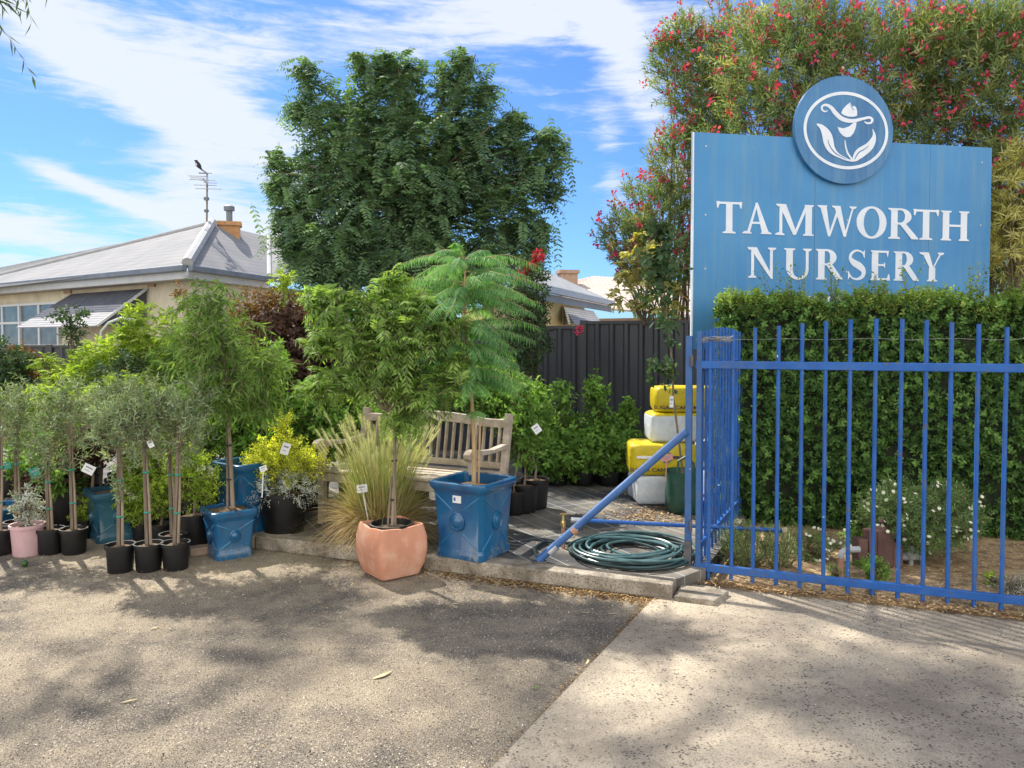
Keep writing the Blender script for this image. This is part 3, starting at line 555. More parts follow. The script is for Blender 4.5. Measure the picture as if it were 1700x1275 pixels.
wl = cw+lu*20; wr = cw+ru*6; zt = EZ-.20
b = B(); b.prism([flat(cw), flat(wl), flat(wl)-fo*.2, flat(cw)-fo*.2+ru*.02], (0, 0, zt-.006)); b.prism([flat(cw)+ru*.03-ro*.02, flat(wr), flat(wr)-ro*.2, flat(cw)-ro*.22+ru*.2], (0, 0, zt-.01)); b.build('wall', 'cream_wall', house)
b = B(); b.prism([eC-up_*.27, eL-up_*.27, wl+Vector((0, 0, -.27)), cw+Vector((0, 0, -.27))], (0, 0, -.015)); b.prism([eC-up_*.273, cw-up_*.273, wr-up_*.273, eR+ru*2-up_*.273], (0, 0, -.015)); b.build('soffit', 'soffit', house)
wp0 = flat(cw)+Vector((0, 0, 1)); wn = fo
def wall(px, py, off=0): return onplane(px, py, wp0+wn*off, wn)
def wquad(px0, py0, px1, py1, off, th):   # rectangle upright on the wall from two corners in the photo
    a = wall(px0, py0, off); c = wall(px1, py1, off); return [Vector((a.x, a.y, a.z)), Vector((c.x, c.y, a.z)), Vector((c.x, c.y, c.z)), Vector((a.x, a.y, c.z))], wn*th
# windows
pl, pr_ = wall(-120, 500, .02), wall(98, 500, .02); zt_ = wall(40, 506).z; zb_ = wall(40, 577).z
win = thing('tmp', 'x', 'x', (0, 0, 0)); bpy.data.objects.remove(win)
fr = B(); gl = B(); cols = 8
def wpt(t, z_, off): return pl.lerp(pr_, t)*1.0+Vector((0, 0, z_-pl.lerp(pr_, t).z))+wn*off
for k in range(cols+1): fr.beam(wpt(k/cols, zb_, .0), wpt(k/cols, zt_, .0), .09, .05 if k % 2 else .10, upv=wn)
for zz in (zb_, (zb_*.42+zt_*.58), zt_): fr.beam(wpt(0, zz, .003), wpt(1, zz, .003), .07, .06)
gl.prism([wpt(0, zb_, -.012), wpt(1, zb_, -.012), wpt(1, zt_, -.012), wpt(0, zt_, -.012)], wn*.01)
f_ = fr.build('window_frame', 'window_frame', house); gl.build('window_pane', 'window_glass', house)
# awning over the window
at0, at1 = wall(118, 490, .03), wall(243, 479, .03); d_out = wn*1.0
ab0 = onplane(27, 543, wp0+wn*1.05, wn); ab1 = onplane(160, 541, wp0+wn*1.05, wn)
at0 = Vector((at0.x, at0.y, at1.z)); ab0.z = ab1.z = (ab0.z+ab1.z)/2
b = B(); m0_ = at0.lerp(ab0, .42); m1_ = at1.lerp(ab1, .42); b.prism([at0, at1, m1_, m0_], (0, 0, -.02)); aw = thing('tmp', 'x', 'x'); bpy.data.objects.remove(aw)
a_ = b.build('awning', ['awning_fabric'], house)
b = B(); b.prism([m0_, m1_, ab1, ab0], (0, 0, -.02)); b.build('awning_slats', 'awning_slats', house)
b = B(); b.prism([at1+lu*.02, ab1+lu*.02, Vector((at1.x, at1.y, ab1.z))+lu*.02], lu*.03); b.build('awning_side', 'awning_fabric', house)
b = B(); b.beam(at1-lu*.03, ab1-lu*.03, .04, .05); b.build('awning_trim', 'window_frame', house)
for px, py in ((252, 470), (113, 481)):
    q, dv = wquad(px-6, py-6, px+6, py+6, .01, .03); b = B(); b.prism(q, dv); b.build('wall_vent', 'brick_old', house)
chz = apx+Vector((.28, .4, -.16)); b = B(); b.box(chz+Vector((0, 0, -.05)), (.50, .38, .5), .3); b.box(chz+Vector((0, 0, .20)), (.58, .46, .10), .3); ch = b.build('chimney', 'brick_wall', house)
b = B(); b.tube([chz+Vector((0, 0, .2)), chz+Vector((0, 0, .55))], .075, 14); b.lathe([(.075, 0), (.13, .02), (.13, .12), (.08, .15)], chz+Vector((0, 0, .52)), 14); b.build('flue', 'gutter', ch, smooth=True)
# TV antenna with a bird
ab = W(343, 374, 18.6); at = W(344, 288, 18.6); ant = thing('tv_antenna', 'thin rusty television antenna mast standing on the pale roof of the cream house', 'antenna', ab)
b = B(); b.tube([ab-Vector((0, 0, .25)), at], .022, 8); b.build('mast', 'bark', ant, smooth=True)
b = B(); t0, t1 = W(330, 287, 18.3), W(348, 300, 18.7); b.tube([t0, at, W(344, 305, 18.5), W(336, 296, 18.4)], .02, 6); b.tube([W(331, 279, 18.3), at], .018, 6)
for i, (xa, xb, y) in enumerate([(337, 352, 287), (312, 343, 292), (314, 346, 298), (330, 358, 299), (322, 360, 307), (324, 368, 313), (338, 360, 303), (316, 340, 295)]): b.tube([W(xa, y, 18.5), W(xb, y+1, 18.6)], .010, 5)
b.build('aerial', 'galv', ant)
for y_, r_ in ((330, .05), (350, .04)): b = B(); b.tube([W(344.5, y_, 18.6), W(341, y_, 18.5)], r_, 8); b.build('booster_box', 'gutter', ant)
bb = W(329, 277, 18.3); bird = thing('bird', 'small black and white bird perched on top of the television antenna', 'bird', bb)
def ball(b, c, r, n=12, m=8, rot=None):
    c = Vector(c); rings = []
    for i in range(m+1):
        a = -pi/2+pi*i/m; ring = []
        for k in range(n):
            v = Vector((r[0]*max(.02, cos(a))*cos(2*pi*k/n), r[1]*max(.02, cos(a))*sin(2*pi*k/n), r[2]*sin(a)))
            if rot is not None: v = rot @ v
            ring.append(c+v)
        rings.append(ring)
    b.loft(rings)
sp = [((.13, 0, -.10), .012), ((.08, 0, -.05), .03), ((.03, 0, .02), .065), ((-.01, 0, .07), .075), ((-.03, 0, .12), .055), ((-.045, 0, .15), .045), ((-.06, 0, .18), .042), ((-.08, 0, .19), .028), ((-.12, 0, .185), .006)]
b = B(); b.tube([bb+Vector(p)*.8 for p, r in sp], [r*.8 for p, r in sp], 10); b.build('body', 'bird_black', bird, smooth=True)
b = B(); ball(b, bb+Vector((-.025, -.02, .045)), (.042, .042, .042)); b.build('breast', 'bird_white', bird, smooth=True)
for y_ in (.02, -.02): b = B(); b.tube([bb+Vector((0, y_, .03)), bb+Vector((0, y_, -.01))], .006, 5); b.build('leg', 'bird_black', bird)
# yellow house at the right
yh = thing('yellow_house', 'pale yellow house with white metal roof seen past the dark fence', 'house', (G(880, 470, 2.57).x, 13, 0))
y0 = Vector((.0, 12.4, 2.6)); y1 = Vector((2.55, 19.6, 2.6)); y0 = G(850, 462, 2.57); y1 = G(1014, 500, 2.57); yu = (y1-y0).normalized(); yn = Vector((yu.y, -yu.x, 0)).normalized()
rt0 = W(850, 424, y0.y+2.6); yN = (y1-y0).cross(rt0-y0).normalized(); rt1 = onplane(1008, 496, y0, yN)
slab([y0, y1, rt1, rt0], .03, 'roof', 'roof_cap', yh)
b = B(); b.beam(y0+yn*.05-up_*.06, y1+yn*.05-up_*.06, .11, .12); b.build('gutter', 'galv', yh)
b = B(); b.beam(y0-up_*.2, y1-up_*.2, .03, .14); b.build('fascia', 'gutter', yh)
wy0 = flat(y0)-yn*.3; wy1 = flat(y1)-yn*.3-yu*1.5; b = B(); b.prism([wy0, wy1, wy1-yn*.2, wy0-yn*.2], (0, 0, 2.36)); b.prism([wy1+yu*.01, wy1-yn*3, wy1-yn*3-yu*.2, wy1-yn*.21-yu*.2], (0, 0, 2.36)); b.build('wall', 'yellow_wall', yh)
yp = lambda px, py, off: onplane(px, py, wy0+yn*off, yn)
A0, A1 = yp(935, 508, .02), yp(985, 520, .02); Bq0 = yp(953, 537, .6); Bq1 = yp(1002, 543, .6); A1.z = A0.z; Bq1.z = Bq0.z
b = B(); b.prism([A0, A1, Bq1, Bq0], (0, 0, -.02)); b.prism([A0+yu*.01, Bq0+yu*.01, Vector((A0.x, A0.y, Bq0.z))+yu*.01], yu*.03); b.build('awning', 'awning_slats', yh)
th = thing('tiled_house', 'distant house with weathered tile roof and brown brick chimney', 'house', (W(1000, 565, 25).x, 25, 0))
t_ = [W(925, 505, 25), W(1180, 525, 22), W(1170, 470, 26), W(985, 458, 29), W(950, 466, 28)]
b = B(); b.prism([t_[0], t_[1], t_[2], t_[3], t_[4]], (0, 0, -.06)); b.build('roof', 'roof_tile', th)
b = B(); p0, p1 = W(930, 505, 25.5), W(1178, 525, 22.5); b.prism([flat(p0), flat(p1), flat(p1)+Vector((.1, 4, 0)), flat(p0)+Vector((.1, 4, 0))], (0, 0, 2.3)); b.build('wall', 'brick_old', th)
b = B(); q = W(942, 475, 27.5); b.box(q+Vector((0, 0, .05)), (.62, .5, 1.0), .2); b.box(q+Vector((0, 0, .50)), (.74, .62, .12), .2); b.build('chimney', 'brick_old', th)
#PART2
leafmat('leaf_tip', [(.04,.12,.03), (.10,.25,.05), (.22,.42,.09), (.42,.60,.17)], .45, .5)
SP['robinia'].update(rl=.42, K=9, ll=.090, lw=.031, jit=.14, grav=.42, rand=.75)
SP['tipuana'].update(rl=.21, ll=.070, lw=.016, rand=.8, up=.55, K=8)
SP['willow'].update(ll=.085, lw=.014, K=10, rl=.20)
SP['gold'].update(ll=.030, lw=.009, rl=.15)
SP['silver'].update(ll=.032, lw=.010)
SP['daisy'] = dict(mat='leaf_rosemary', rl=.10, K=12, ll=.030, lw=.007, grav=.05, ang=45, up=.6)
# ------------------------------------------------------------------ name board
g0 = W(1150, 545, 7.15); g1 = W(1641, 545, 7.85); su = Vector((g1.x-g0.x, g1.y-g0.y, 0)); SW = su.length; su.normalize(); sn = Vector((su.y, -su.x, 0))
sp0 = Vector((g0.x, g0.y, 0))
def S(px, py): p = onplane(px, py, sp0, sn); return (p-sp0).dot(su), p.z
def SP3(u, v, off): return sp0+su*u+Vector((0, 0, v))+sn*off
ztl = S(1150, 219)[1]; ztr = S(1640, 245)[1]; ZT = (ztl+ztr)/2; ZB = 1.52
sign = thing('name_board', 'large blue board with white lettering and a round tulip emblem above the hedge', 'sign', (sp0+su*SW/2))
b = B(); us = [0, S(1352, 400)[0], S(1542, 400)[0], SW]
for i in range(3): b.prism([SP3(us[i]+.0015*(i > 0), ZB, 0), SP3(us[i+1]-.0015*(i < 2), ZB, 0), SP3(us[i+1]-.0015*(i < 2), ZT+(ztr-ztl)*(us[i+1]/SW-.5), 0), SP3(us[i]+.0015*(i > 0), ZT+(ztr-ztl)*(us[i]/SW-.5), 0)], -sn*.02)
b.build('board', 'sign_blue', sign)
for u in (.35, SW/2, SW-.35):
    b = B(); c = SP3(u, 0, -.065); b.beam(c, c+Vector((0, 0, 3.0)), .08, .08, upv=su); b.build('post', 'galv', sign)
b = B(); b.beam(SP3(-.008, ZB, -.01), SP3(-.008, ztl, -.01), .03, .014, upv=su); b.build('edge_trim', 'sign_white', sign)
for u in (.12, SW/2-.02, SW-.12):
    for v in (ZB+.75, ZB+1.25, ZT-.14):
        b = B(); c = SP3(u, v, 0); b.tube([c-sn*.002, c+sn*.004], .009, 10); b.build('bolt', 'galv', sign)
cu, cv = S(1397.5, 218); ru_ = abs(S(1479, 218)[0]-S(1316, 218)[0])/2; rv_ = abs(S(1397, 130)[1]-S(1397, 308)[1])/2
def ell(a, c, n, off, k=1): return [SP3(cu+a*cos(2*pi*i/n), cv+c*sin(2*pi*i/n), off) for i in range(n)]
b = B(); b.prism(ell(ru_, rv_, 72, .045), -sn*.04); disc = b.build('emblem_disc', 'sign_disc', sign, smooth=True, bevel=.003)
def Z6(x, y): return S(1120+x/2.772, 100+y/2.772)
rw = abs(Z6(970, 330)[0]-Z6(583, 330)[0])/2; rh = abs(Z6(776, 152)[1]-Z6(776, 507)[1])/2; ccu, ccv = Z6(776, 330)
b = B(); n = 96; ring_o = [(ccu+rw*cos(2*pi*i/n), ccv+rh*sin(2*pi*i/n)) for i in range(n)]; tk = .030; ring_i = [(ccu+(rw-tk)*cos(2*pi*i/n), ccv+(rh-tk)*sin(2*pi*i/n)) for i in range(n)]
vs = [SP3(u, v, o_) for o_ in (.0455, .049) for (u, v) in ring_o+ring_i]; fs = []
for i in range(n):
    j = (i+1) % n; fs += [(i+2*n, j+2*n, j+3*n, i+3*n), (i, j, j+2*n, i+2*n), (i+n, j+n, j+3*n, i+3*n)]
b.add(vs, fs); b.build('emblem_ring', 'sign_white', disc)
def smoothp(pts, k=5, closed=False):
    P = [Vector((x, y)) for x, y in pts]; o = []; m = len(P)
    for i in range(m if closed else m-1):
        a = P[(i-1) % m] if closed or i > 0 else P[0]; b_ = P[i]; c = P[(i+1) % m]; d = P[(i+2) % m] if closed or i < m-2 else P[-1]
        for t in range(k):
            t /= k; o.append(.5*((2*b_)+(c-a)*t+(2*a-5*b_+4*c-d)*t*t+(-a+3*b_-3*c+d)*t**3))
    if not closed: o.append(P[-1])
    return [(p.x, p.y) for p in o]
def poly2(b, pts, off, th=.004):
    b.prism([SP3(*Z6(x, y), off) for x, y in pts], sn*th)
def stroke2(b, pts, wd, off, th=.004):
    P = smoothp(pts, 6); m = len(P); L = []; Rr = []
    for i in range(m):
        a = Vector(P[max(i-1, 0)]); c = Vector(P[min(i+1, m-1)]); t = (c-a).normalized(); n_ = Vector((-t.y, t.x)); f = i/(m-1)*(len(wd)-1); k = min(int(f), len(wd)-2); ww = wd[k]+(wd[k+1]-wd[k])*(f-k)
        p = Vector(P[i]); L.append(p+n_*ww/2); Rr.append(p-n_*ww/2)
    vs = [SP3(*Z6(p.x, p.y), off+th*h) for h in (0, 1) for p in L+Rr]; k = 2*m; fs = []
    for i in range(m-1): fs += [(k+i, k+i+1, k+m+i+1, k+m+i), (i, i+1, k+i+1, k+i), (m+i, m+i+1, k+m+i+1, k+m+i)]
    b.add(vs, fs)
E = .0455; b = B()
poly2(b, [(752, 250), (760, 232), (776, 214), (793, 201), (799, 212), (803, 222), (812, 216), (820, 224), (825, 242), (824, 262), (808, 267), (785, 266), (765, 260)], E)
stroke2(b, [(690, 238), (678, 243), (664, 234), (666, 218), (684, 213), (706, 225), (726, 250), (756, 276), (800, 286), (850, 276), (880, 270), (894, 280), (888, 294), (870, 296), (858, 288)], [3, 7, 8, 9, 12, 16, 20, 20, 17, 12, 11, 10, 9, 8, 4], E)
poly2(b, [(735, 314), (762, 320), (790, 310), (808, 294), (822, 292), (818, 318), (808, 342), (795, 357), (778, 361), (760, 354), (745, 338)], E)
stroke2(b, [(769, 374), (772, 400), (782, 434), (803, 463)], [3, 6, 8, 9], E+.0006)
poly2(b, smoothp([(638, 300), (662, 302), (690, 322), (708, 348), (716, 378), (722, 408), (742, 436), (786, 462), (752, 458), (716, 443), (688, 420), (672, 388), (664, 350), (655, 322)], 3, True), E+.0012)
poly2(b, smoothp([(893, 322), (908, 346), (909, 380), (894, 414), (866, 440), (834, 462), (806, 470), (808, 440), (828, 412), (866, 390), (888, 366), (897, 345)], 3, True), E+.0018)
stroke2(b, [(720, 440), (760, 458), (800, 468), (830, 464)], [4, 9, 9, 4], E+.0024); b.build('tulip_emblem', 'sign_white', disc)
for P_, w_, o_ in (([(690, 372), (700, 402), (728, 436), (776, 461)], [2, 4, 5, 2], .0062), ([(876, 400), (856, 416), (830, 432), (812, 462)], [2, 4, 5, 3], .0068), ([(793, 205), (801, 226), (810, 236)], [2, 3, 3], .0045)):
    b = B(); stroke2(b, P_, w_, E+o_, .0006); b.build('emblem_line', 'sign_disc', disc)
# lettering: serif capitals drawn in a box of unit height, width given
class Lt:
    def __init__(s, x0, y0, x1, y1, rise):  # photo-zoom box; rise = slope across the letter
        a = Z6(x0, y1); c = Z6(x1, y0+rise*(x1-x0)); s.u0, s.v0 = a; s.w = c[0]-a[0]; s.h = c[1]-a[1]; s.b = B(); s.k = 0
    def p(s, x, y, o_): return SP3(s.u0+x*s.w, s.v0+y*s.h, o_)
    def poly(s, pts):
        o_ = .0006+.0004*s.k; s.k += 1; s.b.prism([s.p(x, y, o_) for x, y in pts], sn*.004)
    def rect(s, x0, y0, x1, y1): s.poly([(x0, y0), (x1, y0), (x1, y1), (x0, y1)])
    def band(s, outer, inner):
        o_ = .0006+.0004*s.k; s.k += 1; m = len(outer); vs = [s.p(x, y, o_+h) for h in (0, .004) for x, y in outer+inner]; k = 2*m; fs = []
        for i in range(m-1): fs += [(k+i, k+i+1, k+m+i+1, k+m+i), (i, i+1, k+i+1, k+i), (m+i, m+i+1, k+m+i+1, k+m+i)]
        s.b.add(vs, fs)
    def serif(s, x, y, w_, up=True, t=.045):  # small slab with bracket
        d = t if up else -t; s.poly([(x-w_/2, y), (x+w_/2, y), (x+w_/2, y+d*.8), (x+w_*.22, y+d*1.9), (x-w_*.22, y+d*1.9), (x-w_/2, y+d*.8)])
    def arcband(s, cx, cy, ro, co, ri, ci, a0, a1, dx=0, n=28):
        A = [R(a0+(a1-a0)*i/n) for i in range(n+1)]; s.band([(cx+ro*cos(a), cy+co*sin(a)) for a in A], [(cx+dx+ri*cos(a), cy+ci*sin(a)) for a in A])
def letter(ch, x0, y0, x1, y1, rise):
    l = Lt(x0, y0, x1, y1, rise); tk = lambda px_: px_/(x1-x0)   # stroke width in zoom pixels
    T, t = tk(30), tk(13)
    if ch == 'T':
        l.rect(.5-T/2, 0, .5+T/2, 1); l.rect(.02, .93, .98, 1.0); l.serif(.5, 0, T*2.0); l.poly([(0, 1.01), (.03, .80), (.07, .80), (.12, .93), (.12, 1.01)]); l.poly([(1, 1.01), (.97, .80), (.93, .80), (.88, .93), (.88, 1.01)])
    elif ch == 'A':
        l.poly([(.16, 0), (.16+t, 0), (.50, .90), (.46, 1.0)]); l.poly([(.80-T*.55, 0), (.80+T*.55, 0), (.52, 1.02), (.44, 1.0)]); l.rect(.30, .32, .68, .39); l.serif(.17, 0, .30); l.serif(.81, 0, .36)
    elif ch == 'M':
        l.rect(.10, 0, .10+t, .97); l.rect(.78, 0, .78+T*1.0, 1); l.poly([(.08, 1), (.08+T*1.1, 1), (.55, .08), (.46, .02)]); l.poly([(.46, .02), (.53, .02), (.86, 1), (.78, 1)]); l.serif(.11, 0, .24); l.serif(.855, 0, .28); l.serif(.12, 1, .22, False); l.serif(.87, 1, .24, False)
    elif ch == 'W':
        l.poly([(.06, 1), (.06+T, 1), (.34, .04), (.28, 0)]); l.poly([(.28, 0), (.33, 0), (.56, .86), (.50, .90)]); l.poly([(.42, 1), (.42+T, 1), (.75, .04), (.68, 0)]); l.poly([(.68, 0), (.73, 0), (.94, 1), (.90, 1)]); l.serif(.12, 1, .24, False); l.serif(.47, 1, .2, False); l.serif(.91, 1, .18, False)
    elif ch == 'O':
        l.arcband(.5, .5, .5, .53, .5-T*1.1, .46, 0, 360)
    elif ch == 'H':
        l.rect(.18-T/2, 0, .18+T/2, 1); l.rect(.80-T/2, 0, .80+T/2, 1); l.rect(.18, .47, .80, .54)
        for x in (.18, .80): l.serif(x, 0, .36); l.serif(x, 1, .36, False)
    elif ch == 'R':
        l.rect(.20-T/2, 0, .20+T/2, 1); l.serif(.20, 0, .38); l.serif(.17, 1, .34, False); l.arcband(.40, .735, .35, .265, .35-T, .20, -90, 90, 0); l.rect(.20, .935, .41, 1.0); l.rect(.20, .47, .41, .535); l.poly([(.36, .50), (.36+T*1.0, .50), (.98, .03), (.98, 0), (.76, 0)])
    elif ch == 'N':
        l.rect(.13, 0, .13+t, .96); l.rect(.86-t, .04, .86, 1); l.poly([(.06, 1), (.06+T*1.15, 1), (.86, .04), (.86, -.03), (.80, -.02)]); l.serif(.17, 0, .28); l.serif(.83, 1, .28, False); l.serif(.10, 1, .2, False)
    elif ch == 'U':
        l.rect(.22-T/2, .34, .22+T/2, 1); l.rect(.83-t*.5, .34, .83+t*.5, 1); A = [R(180+180*i/20) for i in range(21)]
        l.band([(.525+(.305+T/2*(1-i/20)+t/2*(i/20))*cos(a), .34+.36*sin(a)) for i, a in enumerate(A)], [(.525+(.305-T/2*(1-i/20)-t/2*(i/20))*cos(a), .34+.28*sin(a)) for i, a in enumerate(A)]); l.serif(.22, 1, .38, False); l.serif(.83, 1, .30, False)
    elif ch == 'S':
        P = smoothp([(.84, .80), (.72, .93), (.48, .975), (.26, .88), (.20, .72), (.34, .58), (.62, .46), (.80, .32), (.78, .14), (.56, .03), (.30, .06), (.14, .22)], 5); m = len(P); wd = [.06, .07, .08, .12, .18, .27, .31, .27, .19, .10, .07, .06]; o1 = []; o2 = []
        for i in range(m):
            a = Vector(P[max(i-1, 0)]); c = Vector(P[min(i+1, m-1)]); d = (c-a).normalized(); n_ = Vector((-d.y, d.x)); f = i/(m-1)*11; k = min(int(f), 10); ww = (wd[k]+(wd[k+1]-wd[k])*(f-k))*.80; p = Vector(P[i]); o1.append(tuple(p+n_*ww/2)); o2.append(tuple(p-n_*ww/2))
        l.band(o1, o2); l.poly([(.86, 1.0), (.86, .74), (.82, .74), (.76, .90)]); l.poly([(.10, 0), (.10, .28), (.14, .28), (.20, .12)])
    elif ch == 'E':
        l.rect(.26-T/2, 0, .26+T/2, 1); l.rect(.12, .93, .90, 1); l.rect(.12, 0, .95, .07); l.rect(.26, .48, .72, .545); l.poly([(.92, 1.01), (.88, .80), (.85, .80), (.80, .93)]); l.poly([(.99, -.01), (.95, .21), (.91, .21), (.84, .07)]); l.poly([(.74, .60), (.74, .42), (.71, .42), (.67, .48), (.67, .55), (.71, .60)]); l.serif(.24, 0, .40); l.serif(.24, 1, .40, False)
    elif ch == 'Y':
        l.rect(.52-T/2, 0, .52+T/2, .48); l.poly([(.10, 1), (.10+T*1.05, 1), (.58, .44), (.47, .38)]); l.poly([(.50, .40), (.56, .42), (.92, 1), (.85, 1)]); l.serif(.52, 0, .42); l.serif(.16, 1, .34, False); l.serif(.87, 1, .26, False)
    l.b.build('letter', 'sign_white', sign)
sl_ = (697-650)/(1340-190.)
for ch, x0, y0, x1, y1 in [('T', 190, 650, 310, 795), ('A', 308, 655, 447, 797), ('M', 463, 661, 640, 804), ('W', 655, 667, 835, 809), ('O', 835, 674, 975, 815), ('R', 980, 680, 1124, 821), ('T', 1095, 686, 1216, 825), ('H', 1222, 692, 1357, 829),
                           ('N', 333, 858, 470, 1001), ('U', 497, 863, 632, 1006), ('R', 648, 867, 775, 1009), ('S', 786, 870, 888, 1010), ('E', 895, 874, 992, 1012), ('R', 1005, 878, 1126, 1014), ('Y', 1124, 882, 1238, 1017)]:
    letter(ch, x0, y0, x1, y1, sl_)
for x in (402, 470, 530, 612, 690, 745):     # tops of a third row that the hedge hides
    b = B(); b.prism([SP3(*Z6(x, 1095), .0006), SP3(*Z6(x+32, 1096), .0006), SP3(*Z6(x+32, 1087), .0006), SP3(*Z6(x, 1086), .0006)], sn*.004); b.prism([SP3(*Z6(x+10, 1118), .0006), SP3(*Z6(x+20, 1118), .0006), SP3(*Z6(x+20, 1096), .0006), SP3(*Z6(x+10, 1096), .0006)], sn*.004); b.build('letter', 'sign_white', sign)
# ------------------------------------------------------------------ blue gates
ga = W(1150, 600, 5.08); gb = W(1700, 606, 4.40); ga = flat(ga); gb = flat(gb); gv = (gb-ga).normalized(); gN = Vector((gv.y, -gv.x, 0))
def gz(px, py, off=0): return onplane(px, py, ga+gN*off, gN)
gate = thing('picket_gate', 'blue steel picket gate with arched top standing in front of the hedge', 'gate', ga)
zr1 = gz(1400, 608).z; zr2 = gz(1400, 966).z
xs_top = [(1181, 549), (1219, 547), (1255, 544), (1294, 541), (1334, 537), (1373.5, 533), (1414, 530), (1455, 529), (1497, 529.5), (1539.5, 531), (1581, 535), (1625, 538), (1670, 543), (1714, 549)]
for px, py in xs_top:
    p = gz(px-4, 780); z1 = gz(px, py).z; b = B(); base = Vector((p.x, p.y, 0)); jx = math.sin(px*7.3)*.004; b.tube([base+Vector((0, 0, .012)), base+gv*jx*.5+Vector((0, 0, zr2)), base+gv*jx+Vector((0, 0, z1))], .0125, 14); b.build('picket', 'blue_paint', gate, smooth=True)
b = B(); b.beam(ga+gv*.02+Vector((0, 0, zr1)), ga+gv*3.2+Vector((0, 0, zr1)), .032, .05); b.build('rail', 'blue_paint', gate, bevel=.004)
b = B(); b.beam(ga+gv*.02+Vector((0, 0, zr2)), ga+gv*3.2+Vector((0, 0, zr2)), .032, .05); b.build('rail', 'blue_paint', gate, bevel=.004)
b = B(); q = ga+gv*.045; b.box(q+Vector((0, 0, .86)), (.035, .035, 1.60), math.atan2(gv.y, gv.x)); b.build('frame_post', 'blue_paint_dull', gate, bevel=.003)
b = B(); b.tube([q+Vector((0, 0, z)) for z in (.10, 1.68)], .013, 10); wz = gz(1400, 563).z
b = B(); rn = random.Random(4); pts = [ga+gv*(.0+3.1*i/60)+gN*.0135*(1 if i % 2 else -1)+Vector((0, 0, wz+.004*sin(i*.7)+rn.uniform(-.002, .002))) for i in range(61)]; b.tube(pts, .0013, 4); b.build('wire', 'wire', gate)
b = B(); rn = random.Random(5)
pts = [ga+gv*(.02+.24*abs(sin(i*.37)))+gN*(.02*sin(i*1.3))+Vector((0, 0, wz+.012*sin(i*.9)+rn.uniform(-.01, .01))) for i in range(90)]; b.tube(pts, .0014, 4); b.build('wire', 'wire', gate)
post = thing('gate_post', 'square blue gate post with bare steel foot on the small concrete pad', 'post', flat(ga)-gv*.0)
b = B(); q = ga-gv*.022; b.box(q+Vector((0, 0, .26+.685)), (.042, .042, 1.37), math.atan2(gv.y, gv.x)); b.build('shaft', 'blue_paint_dull', post, bevel=.003)
b = B(); b.box(q+Vector((0, 0, .165)), (.047, .047, .19), math.atan2(gv.y, gv.x)); b.build('foot', 'raw_steel', post, bevel=.002)
for z in (.33, 1.43):
    b = B(); b.tube([q+gN*.03+gv*.02+Vector((0, 0, z)), q+gN*.03+gv*.02+Vector((0, 0, z+.07))], .012, 10); b.build('hinge', 'raw_steel', post, smooth=True)
# folded-back gate running away from the post
ha = Vector((1.29, 5.17, 0)); hb = Vector((1.99, 6.62, 0)); hv = (hb-ha).normalized(); hL = (hb-ha).length
hg = thing('side_gate', 'blue picket gate folded back from the post beside the hedge end', 'gate', ha)
np_ = 14
for i in range(np_):
    t = i/(np_-1); p = ha+hv*(hL*t); b = B(); zz = 1.66+.04*sin(pi*t); b.tube([p+Vector((0, 0, .10)), p+Vector((0, 0, zz))], .0098, 10); b.build('picket', 'blue_paint', hg, smooth=True)
for z in (.22, 1.42):
    b = B(); b.beam(ha-hv*.04+Vector((0, 0, z)), hb+hv*.04+Vector((0, 0, z)), .03, .045); b.build('rail', 'blue_paint', hg, bevel=.003)
b = B(); b.beam(hb+hv*.05+Vector((0, 0, .020)), hb+hv*.05+Vector((0, 0, 1.62)), .035, .035, upv=hv); b.build('frame_post', 'blue_paint', hg)
# brace
bl = G(893, 934, .1); bu = Vector((q.x-.02, q.y-.012, W(1143, 716, q.y).z)); br = thing('brace_pole', 'thick blue pipe leaning from the kerb up to the gate post', 'pole', bl)
b = B(); b.tube([bl+Vector((.0, 0, .012)), bu], .026, 18); b.build('pipe', 'blue_paint_dull', br, smooth=True)
dv = (bu-bl).normalized(); k_ = bl+dv*.33
b = B(); b.tube([k_-dv*.018, k_+dv*.018], .031, 18); b.build('clamp', 'rust_pipe', br, smooth=True)
b = B(); b.tube([bl+dv*.10, bl+dv*.17], .029, 18); b.build('sleeve', 'galv', br, smooth=True)
b = B(); b.box(bl+Vector((.01, 0, .008)), (.09, .06, .012), .3); b.build('base_plate', 'raw_steel', br)
# water pipe with standpipe and tap
wa = W(948, 863, 5.38); wb = W(1303, 881, 5.30); wp = thing('water_pipe', 'thin blue water pipe running level behind the gate post to a cream standpipe', 'pipe', G(1303, 950, .022))
wend = Vector((wb.x, wb.y, 0)); b = B(); b.tube([wa, wb], .0135, 12); b.build('blue_pipe', 'blue_paint', wp, smooth=True)
b = B(); b.tube([W(1298, 881, 5.30), W(1306, 881, 5.30)], .022, 12); b.tube([wb, Vector((wb.x, wb.y, .02))], .016, 12); b.build('standpipe', 'pvc_cream', wp, smooth=True)
b = B(); b.tube([wa+Vector((-.0, 0, 0)), W(972, 864.5, 5.38)], .018, 12); b.build('collar', 'galv', wp, smooth=True)
tb = W(935, 866, 5.5); tap = thing('garden_tap', 'brass garden tap on a short rusty riser left of the blue pipe', 'tap', Vector((tb.x, tb.y, .1)))
b = B(); b.tube([Vector((tb.x, tb.y, .09)), Vector((tb.x, tb.y, tb.z-.03))], .014, 10); b.build('riser', 'rust_pipe', tap, smooth=True)
b = B(); b.lathe([(.012, -.04), (.022, -.03), (.022, .0), (.012, .015), (.008, .05)], tb, 14); b.tube([tb, tb+Vector((-.0, -.04, -.005)), tb+Vector((0, -.05, -.03))], .009, 8); b.build('tap_body', 'brass', tap, smooth=True)
